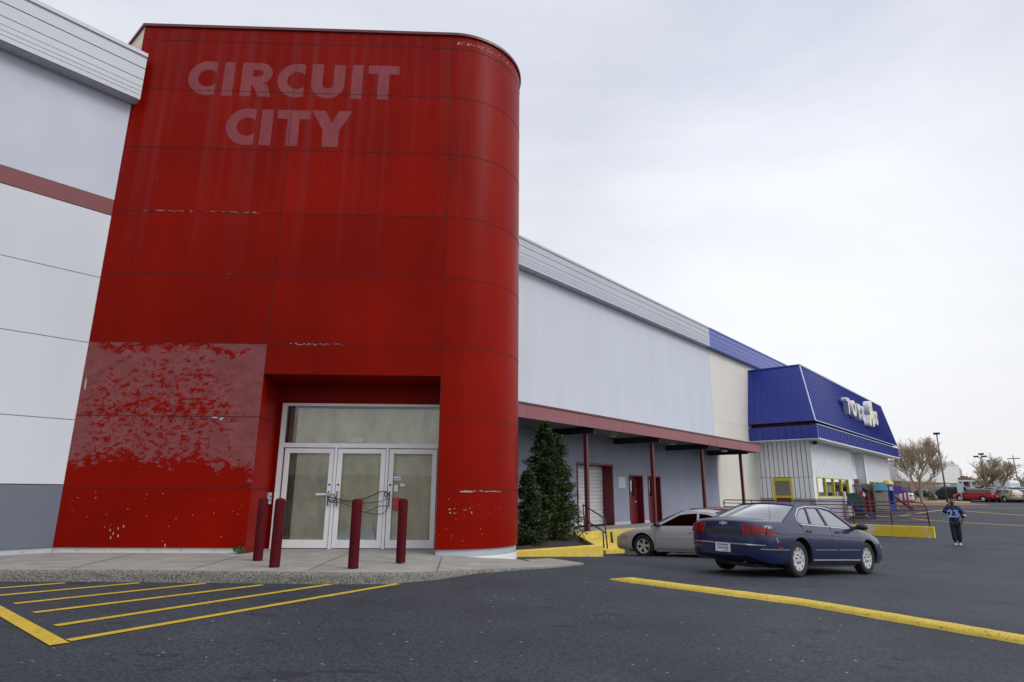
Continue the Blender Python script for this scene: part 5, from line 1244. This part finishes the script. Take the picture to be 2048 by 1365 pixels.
m.box(-.026, .026, -.098, -.088, 1.492, 1.499); m.build('face_features', M['hair'], per)
m = MB()
for s_ in (1, -1): m.lathe([(0, -.01), (.022, -.006), (.022, .006), (0, .01)], (s_ * .086, .005, 1.54), 'Y', 10)
m.build('ears', M['skin'], per)
o = text_mesh('jersey_number', '23', .36, .012, M['digit'], per, .012); o.location = (-.185, -.160, 1.02)
m = MB(); m.tube([(.30, .048, 1.085), (.292, .035, 1.055)], .092, 16, 0, False); m.tube([(-.285, -.045, 1.16), (-.27, -.06, 1.185)], .089, 16, 0, False); m.build('white_sleeve_bands', M['white'], per)

# ================================================================== PLAY EQUIPMENT in front of the toy store
def plast(n, c): return mat(n, c, .4, var=.08, vs=4)
PC = {k: plast('plastic_' + k, c) for k, c in dict(orange=(.72, .22, .02), rust=(.42, .09, .02), purple=(.06, .03, .16), green=(.015, .075, .06), greyp=(.42, .40, .38), blue=(.04, .11, .52), red=(.28, .02, .02), roofg=(.06, .13, .12), taupe=(.17, .15, .125), teal=(.03, .19, .30), tan=(.34, .33, .26), yellow=(.62, .46, .09), violet=(.14, .06, .28), magenta=(.30, .03, .15), black=(.01, .012, .02), white=(.7, .7, .7)).items()}
def view_rz(p): return -math.atan2(p.x, p.y)
def px2m(p): return math.hypot(p.x, p.y) / (FPX * 1.0) * .97
def archp(x0, x1, z0, z1, n=10):
    r = (x1 - x0) / 2; return [(x0, z0), (x1, z0)] + [((x0 + x1) / 2 + r * math.cos(t), z1 - r + r * math.sin(t)) for t in [math.pi * k / n for k in range(n + 1)]]
def plate(mb, pts, y, th, m=0): mb.prism([(x, y, z) for x, z in pts], (0, th, 0), m)
def ringplate(mb, outer, inner, y, th, m=0):
    n = len(outer); A = [(x, y, z) for x, z in outer] + [(x, y, z) for x, z in inner]; B = [(x, y + th, z) for x, _, z in A]; f = []
    for i in range(n):
        j = (i + 1) % n; f += [(i, j, n + j, n + i), (2 * n + i, 3 * n + i, 3 * n + j, 2 * n + j), (i, 2 * n + i, 2 * n + j, j), (n + i, n + j, 3 * n + j, 3 * n + i)]
    mb.add(A + B, f, m)
def slide(par, name, m, top, bot, w_, bend=.25):
    mb = MB(); rows = []; top, bot = Vector(top), Vector(bot)
    P_ = [top, top + Vector(((bot.x - top.x) * .12, 0, 0)), top.lerp(bot, .5) + Vector((0, 0, -.02)), bot + Vector((-(bot.x - top.x) * .15, 0, .06)), bot]
    for q in densify(P_, 4): rows.append([(q.x, q.y - w_ / 2, q.z + .14), (q.x, q.y - w_ / 2 + .04, q.z + .13), (q.x, q.y - w_ / 2 + .06, q.z), (q.x, q.y + w_ / 2 - .06, q.z), (q.x, q.y + w_ / 2 - .04, q.z + .13), (q.x, q.y + w_ / 2, q.z + .14), (q.x, q.y + w_ / 2, q.z - .06), (q.x, q.y - w_ / 2, q.z - .06), (q.x, q.y - w_ / 2, q.z + .14)])
    mb.grid(rows); return mb.build(name, m, par)
def pset(name, label, cat, px, py):
    p = onground(px, py); t = thing(name, label, cat, p, view_rz(p), None); return t, px2m(p)
t, k = pset('climbing_frame', 'orange plastic toddler climber with a round porthole', 'play climber', 1683, 1034)
m = MB(); o_ = [(.36 * math.cos(a) * 1, 1.17 + .52 * math.sin(a)) for a in [2 * math.pi * i / 24 for i in range(24)]]; i_ = [(.03 + .15 * math.cos(a), 1.15 + .24 * math.sin(a)) for a in [2 * math.pi * i / 24 for i in range(24)]]
ringplate(m, o_, i_, 0, .14); ringplate(m, o_, i_, .7, .14); m.box(-.36, .36, .0, .84, .70, .80); m.build('porthole_panel', PC['orange'], t, .02, fixn=True)
m = MB(); m.box(-.30, .38, .05, .8, .06, .70); m.build('base_box', PC['purple'], t, .03)
m = MB(); m.box(-.40, .50, -.02, .85, 0, .12); m.box(-.40, -.28, -.02, .12, .12, .8); m.build('foot', PC['rust'], t, .03)
t, k = pset('slide_tower', 'dark green and grey toddler tower with a bright blue slide', 'play slide', 1696, 1037)
m = MB(); m.lathe([(.13, 0), (.12, 1.78), (.08, 1.82), (0, 1.83)], (-.06, 0, 0), 'Z', 14); m.lathe([(.08, 0), (.08, 1.5)], (.95, .6, 0), 'Z', 10); m.build('post', PC['greyp'], t)
m = MB(); plate(m, [(.08, .85)] + [(1.05, .85), (1.08, 1.1)] + [(.55 + .52 * math.cos(a), 1.25 + .50 * math.sin(a)) for a in [R(d) for d in range(10, 130, 12)]] + [(.10, 1.72)], .1, .12); plate(m, [(.5, .05), (1.1, .05), (1.1, .85), (.35, .85)], .3, .1); m.box(.02, 1.0, .2, .9, .86, .94); m.build('panel', PC['green'], t, .02, fixn=True)
slide(t, 'slide', PC['blue'], (.05, -.12, 1.02), (1.72, -.55, .12), .50)
t, k = pset('playhouse', 'brown playhouse with a sloping grey-green roof', 'playhouse', 1728, 1030)
m = MB(); m.prism([(-.95, 0, 2.02), (-.35, 0, 2.22), (.62, 0, 1.80), (.60, 0, 1.72), (-.35, 0, 2.12), (-.97, 0, 1.95)], (0, 1.3, 0)); m.build('roof', PC['roofg'], t, .01, fixn=True)
m = MB(); m.box(-.1, .18, .1, .25, 0, 1.7); m.box(.40, .55, .1, 1.2, 0, 1.75); m.box(-.85, -.72, .1, 1.2, 0, 1.95); m.build('post', PC['red'], t, .02)
m = MB(); m.box(.05, .9, .9, 1.05, 0, 2.25); m.box(.78, .92, .1, 1.0, 0, 2.2); m.build('wall', PC['taupe'], t, .02)
m = MB(); m.prism([(.05, .05, 1.45), (.20, .05, 1.28), (.30, .05, 1.45), (.16, .05, 1.66)], (0, .02, 0)); m.build('sign', PC['white'], t, fixn=True)
t, k = pset('playhouse', 'tan playhouse with a flat teal roof and a yellow post', 'playhouse', 1765, 1023)
m = MB(); m.box(-.62, .50, 0, 1.2, 0, 1.55); m.build('wall', PC['tan'], t, .03)
m = MB(); m.prism([(-.70, -.12, 1.58), (.58, -.12, 1.58), (.50, .5, 2.10), (-.72, .5, 2.10)], (0, .10, .02)); m.box(-.70, .55, .55, 1.3, 1.55, 2.05); m.build('roof', PC['teal'], t, .02, fixn=True)
m = MB(); m.box(-.60, .10, -.02, 0, 1.42, 1.55); m.build('shade', PC['red'], t); m = MB(); m.box(-.80, -.66, -.1, .05, .2, 1.75); m.build('post', PC['yellow'], t, .02)
t, k = pset('play_tower', 'blue arched play tower with a yellow dome and white notice', 'play tower', 1783, 1022)
m = MB(); ringplate(m, archp(-.36, .38, 0, 2.12), archp(-.02, .24, .5, 1.70), 0, .1); m.build('front_panel', PC['blue'], t, .02, fixn=True); m = MB(); m.box(-.34, .36, .1, .7, 0, 1.8); m.build('body_box', PC['blue'], t, .02)
m = MB(); m.lathe([(.42, 0), (.38, .18), (.22, .30), (0, .35)], (0, .35, 2.02), 'Z', 18); m.build('dome', PC['yellow'], t); m = MB(); m.box(.06, .30, -.03, 0, 1.55, 1.86); m.build('notice', PC['white'], t); m = MB(); m.box(-.01, .24, .098, .105, .5, 1.6); m.build('opening', PC['black'], t)
t, k = pset('slide_tower', 'purple toddler tower with a magenta slide over a yellow box', 'play slide', 1802, 1021)
m = MB(); m.box(-.42, .30, .1, .9, 1.28, 1.92); m.box(-.52, -.36, 0, .15, .45, 1.95); m.build('canopy', PC['violet'], t, .05); m = MB(); m.box(-.30, .05, .2, .5, .9, 1.3); m.build('panel', PC['greyp'], t, .03)
m = MB(); ringplate(m, archp(.22, .62, .35, 1.55), archp(.36, .48, .5, 1.35), .0, .1); m.build('side_rail', PC['magenta'], t, .02, fixn=True); slide(t, 'slide', PC['magenta'], (-.35, -.1, .92), (.85, -.3, .08), .5)
m = MB(); plate(m, archp(-.85, -.10, 0, .62), -.2, .6); m.build('box', PC['yellow'], t, .02, fixn=True)

# ================================================================== ISLAND, TREES, LAMPS
ic_ = onground(1845, 1009); pts = []
m = MB(); rows = []
for i in range(9):
    f_ = i / 8; row = []
    for k_ in range(40):
        a = 2 * math.pi * k_ / 40; dx, dy = math.cos(a) * 5.2 * f_, math.sin(a) * 4.2 * f_; q = ic_ + Vector((dx * .8 + dy * .6, dy * .8 - dx * .6, 0)); row.append((q.x, q.y, gz(q.x, q.y) + .16 * (1 - f_ ** 4) + .01 + (.04 * noise.noise(q * 1.5) if f_ < .9 else 0)))
    row.append(row[0]); rows.append(row)
m.grid(rows); struct(m.build('mulch_island', M['mulch']))
m = MB(); rows = []                                             # pale dry grass bank before the upper lot
for i in range(7):
    R_ = 84 + i * 2.6; rows.append([(R_ * math.sin(R(a)), R_ * math.cos(R(a)), gz(R_ * math.sin(R(a)), R_ * math.cos(R(a))) + .05) for a in [28 + j * .25 for j in range(33)]])
m.grid(rows); struct(m.build('grass_bank', M['grass']))
def bare_tree(name, label, p, H, spread, seed, lv, mt, group=None, lean=0, trunk=.16, nb=5, rmin=.010):
    t = thing(name, label, 'tree', p, 0, group); r_ = random.Random(seed); tk = MB(); cr_ = MB()
    def br(p0, d, L_, r, l):
        n = 3; P_ = [p0]; dd = d.copy()
        for i in range(n):
            dd = (dd + Vector((r_.gauss(0, .11), r_.gauss(0, .11), r_.gauss(.09, .07)))).normalized(); P_.append(P_[-1] + dd * (L_ / n))
        (tk if l <= 1 else cr_).tube(P_, [max(rmin, r * (1 - .38 * i / n)) for i in range(n + 1)], 7 if l < 2 else 4, 0, False)
        if l >= lv: return
        for i in range(nb + (1 if l else 2)):
            f_ = r_.uniform(.35, 1.0) if i else 1.0; q = P_[min(n, int(f_ * n))].lerp(P_[min(n, int(f_ * n) + 1)], f_ * n - int(f_ * n)) if f_ < 1 else P_[-1]
            a = r_.uniform(0, 6.283); o_ = Vector((math.cos(a), math.sin(a), 0)); sp = r_.uniform(.35, 1.0) * spread
            nd = (dd * 1.0 + o_ * sp + Vector((0, 0, .12))).normalized(); br(q, nd, L_ * r_.uniform(.58, .82), max(rmin, r * .55), l + 1)
    br(Vector((0, 0, -.1)), Vector((lean, 0, 1)).normalized(), H * .30, trunk, 0)
    tk.build('trunk', M['bark'], t); cr_.build('crown', mt, t); return t
bt = onground(1845, 1006.5); bt.z += .1
bare_tree('bare_tree', 'large bare pale-branched tree on the mulch island', bt, 9.2, 1.0, 14, 6, M['twig'], trunk=.20, nb=3, rmin=.0085).rotation_euler = (0, 0, math.pi)
def dist_at(px, D): a = math.atan2((px - 1024) / FPX, math.cos(PITCH) * 1.0 + 0.0 * 1); d = ray(px, 993); d.z = 0; d.normalize(); q = d * D; q.z = gz(q.x, q.y); return q
bare_tree('bare_tree', 'wide bushy bare tree behind the lot lamps', dist_at(1976, 105), 7.4, 1.5, 22, 5, M['twig2'], trunk=.25, nb=3, rmin=.012)
bare_tree('bare_tree', 'lower bare tree right of the bushy one, behind the cars', dist_at(2006, 118), 6.2, 1.4, 24, 5, M['twig2'], trunk=.2, nb=3, rmin=.014)
for px, D_, H_, sd_, lb in ((1804, 92, 4.6, 31, 'small bare young tree before the left of the brick wall'), (1823, 92, 4.3, 33, 'small bare young tree before the middle of the brick wall'), (1871, 92, 4.6, 35, 'small bare young tree before the upper lot, right of the island tree')):
    bare_tree('young_tree', lb, dist_at(px, D_), H_, 1.0, sd_, 3, M['twig'], 'young trees before the brick building', trunk=.07, nb=3, rmin=.02)
def bush(name, label, p, r0, seed, mt, n=900):
    r_ = random.Random(seed); m = MB()
    for k in range(n):
        d = Vector((r_.gauss(0, 1), r_.gauss(0, 1), abs(r_.gauss(0, 1)))).normalized() * r0 * r_.uniform(.3, 1.05); d.z *= .9; a_ = Vector((r_.gauss(0, 1), r_.gauss(0, 1), r_.gauss(0, 1))).normalized(); b_ = a_.cross(Vector((r_.gauss(0, 1), r_.gauss(0, 1), r_.gauss(0, 1)))).normalized(); l = r_.uniform(.03, .07); m.quad(d - a_ * l, d - b_ * l * .5, d + a_ * l, d + b_ * l * .5)
    o = m.build(name, mt); o.location = p; return tag(o, label, 'shrub', 'low shrubs on the mulch island')
MSH = mat('olive_shrub_leaf', (.10, .11, .03), .7, var=.4, vs=3)
for px, py, lb in ((1822, 1003, 'olive shrub left of the island tree, behind the purple slide'), (1863, 1003, 'olive shrub right of the island tree')):
    q = onground(px, py); q.z += .12; bush('shrub', lb, q, .75, px, MSH)
ML_ = mat('lamp_pole_metal', (.16, .11, .09), .6); MLD = mat('dark_lamp_head', (.03, .028, .028), .5)
def lamp(px, top_y, D_, label, heads=1, r=.09):
    p = dist_at(px, D_); d = ray(px, top_y); H_ = CAMZ + d.z / math.hypot(d.x, d.y) * D_ - p.z
    t = thing('street_lamp', label, 'lamp post', p, view_rz(p), 'parking lot lamps'); m = MB(); m.tube([(0, 0, 0), (0, 0, H_)], [r, r * .6], 8); m.build('pole', ML_, t)
    for s_ in ([0] if heads == 1 else [-1, 1]):
        m = MB(); x = s_ * .45; m.tube([(0, 0, H_ - .1), (x, 0, H_)], .04, 6); m.box(x - .30, x + .30, -.25, .25, H_ - .04, H_ + .16); m.build('lamp_head', MLD, t, .03)
    return t
lamp(1893, 868, 80, 'tall brown lamp post leaning through the island tree', 1, .09)
lamp(1977, 909, 100, 'tallest lamp post before the bushy tree', 1); lamp(1974, 914, 108, 'twin-headed lamp post just left of the tallest', 2)
lamp(1990, 923, 118, 'middle lamp post above the white van'); lamp(2002, 932, 135, 'short lamp post over the tan wagon'); lamp(2015, 940, 150, 'farthest small lamp post at the right')
p = dist_at(2041, 170); t = thing('utility_pole', 'thin wooden utility pole with crossarm far at the right edge', 'utility pole', p, view_rz(p)); m = MB(); m.tube([(0, 0, 0), (0, 0, 8.0)], [.16, .1], 7); m.build('pole', M['bark'], t); m = MB(); m.box(-1.1, 1.1, -.08, .08, 7.2, 7.4); m.build('crossarm', M['bark'], t)

# ================================================================== FAR BUILDINGS
def brick(name, c1, c2):
    m = mat(name, c1, .9, var=.1); tt = m.node_tree; b_ = tt.nodes['Principled BSDF']; bk_ = tt.nodes.new('ShaderNodeTexBrick'); bk_.inputs['Scale'].default_value = 3.0; bk_.inputs['Color1'].default_value = (*c1, 1); bk_.inputs['Color2'].default_value = (*c2, 1); bk_.inputs['Mortar'].default_value = (.30, .26, .23, 1)
    tc = [n for n in tt.nodes if n.type == 'TEX_COORD'][0]; mp = tt.nodes.new('ShaderNodeMapping'); mp.inputs['Rotation'].default_value = (R(90), 0, 0); tt.links.new(tc.outputs['Object'], mp.inputs[0]); tt.links.new(mp.outputs[0], bk_.inputs[0]); tt.links.new(bk_.outputs[0], b_.inputs['Base Color']); return m
M['brick'] = brick('red_brown_brick', (.20, .10, .085), (.25, .13, .105)); MW = mat('off_white_metal_wall', (.68, .68, .66), .6, var=.03)
c1_ = Vector((58.9, 95.2, 0)); c2_ = Vector((78.5, 109.5, 0)); dd_ = (c2_ - c1_).normalized(); an = math.atan2(dd_.y, dd_.x)
t = thing('brick_warehouse', 'white metal box store over brick base beyond the toy store', 'building', Vector((c1_.x, c1_.y, 1.7)), an)
Ln = (c2_ - c1_).length
m = MB(); m.box(0, Ln, 0, 25, 2.15, 5.1)
for k in range(12): m.box(-.04, 0, .6 + k * 1.9, 1.0 + k * 1.9, 2.15, 5.05)
m.box(-.1, Ln, -.08, 25, 5.1, 5.25); m.build('upper_wall', MW, t); m = MB(); m.box(.05, Ln, .05, 24.9, -1.0, 2.15); m.build('brick_base', M['brick'], t); m = MB(); m.box(-.06, Ln, -.06, 25, 2.08, 2.18); m.build('trim_band', M['stripmetal'], t)
gp_ = dist_at(1899, 135); t = thing('gabled_store', 'distant brick store with a white gabled entrance', 'building', gp_, view_rz(gp_) + R(8)); gpx = 135 / FPX
m = MB(); m.prism([(-7.5, 0, 2.9), (2.4, 0, 2.9), (2.4, 0, 4.0), (1.9, 0, 4.6), (1.2, 0, 5.6), (.3, 0, 4.7), (-7.5, 0, 4.4)], (0, 8, 0)); m.build('gable_wall', MW, t, fixn=True)
m = MB(); m.prism([(.6, -.06, 4.3), (1.85, -.06, 4.3), (1.2, -.06, 5.4)], (0, .05, 0)); m.build('gable_panel', mat('dusty_pink_panel', (.45, .33, .33), .7), t, fixn=True)
m = MB(); m.box(-7.5, 3.2, .6, 9, -1, 2.9); m.box(-4, 3.4, -1.6, .6, 1.9, 2.6); m.build('brick_base', M['brick'], t)
m = MB(); [m.box(x, x + .3, -1.5, -1.2, -1, 2.4) for x in (-3.4, -1.6, .2, 1.8, 3.0)]; m.box(-4.1, 3.5, -1.7, -1.5, 1.9, 2.15); m.build('columns', M['white'], t); m = MB(); m.box(-3, 1.6, .5, .6, 0, 2.1); m.build('shopfront', M['winglass'], t)
gp_ = dist_at(2070, 230); t = thing('long_building', 'long pale cream building low on the right horizon', 'building', gp_, view_rz(gp_) - R(10)); m = MB(); m.box(-12, 40, 0, 12, -1, 3.2); m.build('wall', mat('pale_cream_wall', (.52, .49, .38), .8), t); m = MB(); m.box(-12.5, 40, -.5, 12.5, 3.2, 3.7); m.build('roof', M['roof'], t)
# far wood: nobody could count these
r_ = random.Random(9); m = MB()
for k in range(52):
    px = r_.uniform(1915, 2110); D_ = r_.uniform(190, 280); c_ = dist_at(px, D_); H_ = r_.uniform(2.2, 5.4); w_ = H_ * r_.uniform(.5, .8)
    for j in range(260):
        d = Vector((r_.gauss(0, .45), r_.gauss(0, .45), r_.gauss(.55, .28))); q = c_ + Vector((d.x * w_, d.y * w_, max(0, d.z) * H_)); a_ = Vector((r_.gauss(0, 1), r_.gauss(0, 1), r_.gauss(0, 1))).normalized(); b_ = a_.cross(Vector((r_.gauss(0, 1), r_.gauss(0, 1), 1))).normalized(); l = r_.uniform(.12, .38); m.quad(q - a_ * l, q - b_ * l * .4, q + a_ * l, q + b_ * l * .4, k % 3)
o = m.build('distant_trees', [mat('far_brown', (.20, .15, .10), 1), mat('far_olive', (.12, .12, .06), 1), mat('far_tan', (.28, .22, .15), 1)]); o['kind'] = 'stuff'; o['label'] = 'low brown and olive wood along the horizon'; o['category'] = 'wood'

# ================================================================== OTHER CARS
protos = {}
def fcar(shape, name, col, px, py, hd, label, group='cars in the far parking lot', glass_dark=True, D_=None):
    key = shape
    if key not in protos:
        protos[key] = sedan_far(name, col, shape, True); r = protos[key]
    else:
        r = copy_tree(protos[key]); r.name = name
        for ch in kids(r):
            if ch.name.split('.')[0] in ('body', 'roof'):
                ch.material_slots[0].link = 'OBJECT'; ch.material_slots[0].material = col
    p = onground(px, py) if D_ is None else dist_at(px, D_)
    place_at(r, p.x, p.y, R(hd), 2.66); tag(r, label, 'car', group); return r
def pc(n, c): return paint(n, c, .1, .3)
maroon, white_, redp, tanp, blackp, greyb, tealp, silv, navy = [pc(n, c) for n, c in (('maroon_paint', (.10, .008, .014)), ('white_car_paint', (.66, .67, .68)), ('red_car_paint', (.33, .008, .016)), ('tan_car_paint', (.38, .33, .27)), ('black_car_paint', (.018, .019, .022)), ('blue_grey_paint', (.10, .14, .20)), ('teal_paint', (.03, .07, .09)), ('pale_silver_paint', (.44, .45, .47)), ('dark_navy_paint', (.015, .022, .05)))]
# two more cars between the coupe and the yellow wall
def upclose(shape, name, col, uu, nn, hd_extra, label):
    r = fcar(shape, name, col, 1500, 1050, 0, label, 'cars parked by the dock', D_=30); q = un(uu, nn); place_at(r, q.x, q.y, math.atan2(hv.y, hv.x) + hd_extra, 2.66); return r
upclose('sedan', 'maroon_sedan', maroon, 18.2, -7.9, 0, 'maroon sedan whose roof shows above the silver coupe')
upclose('sedan', 'white_sedan', white_, 22.3, -8.8, math.pi, 'white sedan mostly hidden behind the blue sedan')
fcar('wagon', 'red_wagon', redp, 1953, 1003.5, 110, 'bright red station wagon seen from behind at the lot edge')
fcar('wagon', 'tan_wagon', tanp, 2005, 1004, 92, 'tan station wagon parked right of the red wagon')
fcar('sedan', 'blue_grey_sedan', greyb, 2046, 1004, 88, 'blue grey sedan cut by the right picture edge')
fcar('suv', 'black_suv', blackp, 1903, 1001, 118, 'black sport utility car left of the red wagon')
fcar('sedan', 'pale_sedan', silv, 1938, 997, 105, 'pale silver sedan behind the red wagon roof')
fcar('sedan', 'silver_sedan', silv, 1985, 997, 100, 'silver sedan between the red and tan wagons, one row back')
fcar('sedan', 'dark_sedan', navy, 1993, 994, 20, 'dark sedan in front of the white vans')
fcar('sedan', 'white_sedan', white_, 2026, 996, 95, 'white sedan behind the tan wagon')
fcar('sedan', 'maroon_sedan', maroon, 1957, 993.5, 20, 'maroon sedan far back between the gabled store and the bushy tree')
fcar('sedan', 'teal_sedan', tealp, 1862, 990, 28, 'dark teal sedan on the upper lot behind the island tree', D_=103)
fcar('sedan', 'maroon_sedan', maroon, 1881, 990, 70, 'maroon sedan on the upper lot beside the tall brown lamp', D_=105)
fcar('sedan', 'silver_sedan', silv, 1893, 990, 40, 'silver sedan on the upper lot right of the tall brown lamp', D_=110)
fcar('wagon', 'teal_wagon', tealp, 1907, 990, 25, 'teal wagon on the upper lot before the gabled store', D_=112)
fcar('suv', 'white_suv', white_, 1806, 1001, 60, 'white sport utility car behind the purple slide', D_=74)
fcar('sedan', 'teal_sedan', tealp, 2044, 998, 92, 'teal sedan one row behind the blue grey sedan')
def van(px, D_, label, L_=5.6, H_=2.5, hd=35):
    p = dist_at(px, D_); t = thing('van', label, 'van', p, R(hd), 'white vans beyond the parked cars'); m = MB()
    prof = [(-L_ / 2, .4), (L_ / 2, .4), (L_ / 2, 1.15), (L_ / 2 - .5, 1.5), (L_ / 2 - 1.1, H_ - .25), (L_ / 2 - 1.6, H_), (-L_ / 2 + .7, H_), (-L_ / 2 + .15, H_ - .4)]
    m.prism([(x, -.95, z) for x, z in prof], (0, 1.9, 0)); m.build('body', white_, t, .12, fixn=True)
    for s_ in (1, -1):
        m = MB(); m.box(-L_ / 2 + .7, L_ / 2 - 1.5, s_ * .945, s_ * .965, 1.35, H_ - .45); m.build('side_window', M['farglass'], t)
        for x in (-L_ / 2 + 1, L_ / 2 - 1):
            m = MB(); m.lathe([(0, -.12), (.34, -.12), (.36, -.08), (.36, .08), (.34, .12), (0, .12)], (x, s_ * .85, .36), 'Y', 16); m.build('wheel', M['rubber'], t)
    m = MB(); m.prism([(L_ / 2 - .46, -.8, 1.5), (L_ / 2 - 1.06, -.75, H_ - .28), (L_ / 2 - 1.06, .75, H_ - .28), (L_ / 2 - .46, .8, 1.5)], (.03, 0, .02)); m.build('windscreen', M['farglass'], t, fixn=True)
van(2000, 122, 'white van with dark windows beyond the tan wagon', 4.9, 2.15, 68); van(2019, 132, 'second white van, right of and behind the first', 4.6, 2.0, 72)
MYB = mat('pale_yellow_post', (.62, .56, .18), .6)
for px, py, lb in ((1882, 1001, 'cream post at the left of the black car'), (1926, 1002, 'yellow post between the black car and the red wagon')):
    q = onground(px, py - 1); o = MB().lathe([(.17, 0), (.17, 1.0), (.12, 1.12), (0, 1.15)], (0, 0, 0), 'Z', 12).build('bollard', MYB if px > 1900 else M['cream']); o.location = q; tag(o, lb, 'bollard', 'posts at the far lot edge')
q = dist_at(1923, 92); t = thing('notice_sign', 'pale blue notice sign on a post behind the red wagon', 'sign', q, view_rz(q)); m = MB(); m.tube([(0, 0, 0), (0, 0, 2.0)], .05, 6); m.build('post', M['alu'], t); m = MB(); m.box(-.3, .3, -.05, -.02, 1.0, 2.1); m.build('board', mat('pale_sign_board', (.50, .60, .66), .5), t)

# the low shop row across the lot, mirrored in the glass doors and the cars
t = thing('shop_row', 'low pale shop row across the lot, mirrored in the glass doors', 'building', Vector((0, -62, gz(0, -62))), 0)
m = MB(); m.box(-55, 60, -14, 0, 3.2, 6.2); m.build('upper_wall', M['cream'], t)
m = MB(); m.box(-55, 60, -13.9, -.3, -1, 3.2); m.build('lower_wall', M['brick'], t)
for k in range(12):
    m = MB(); m.box(-50 + k * 9, -44 + k * 9, -.3, -.25, .3, 2.7); m.build('shopfront', M['farglass'], t)
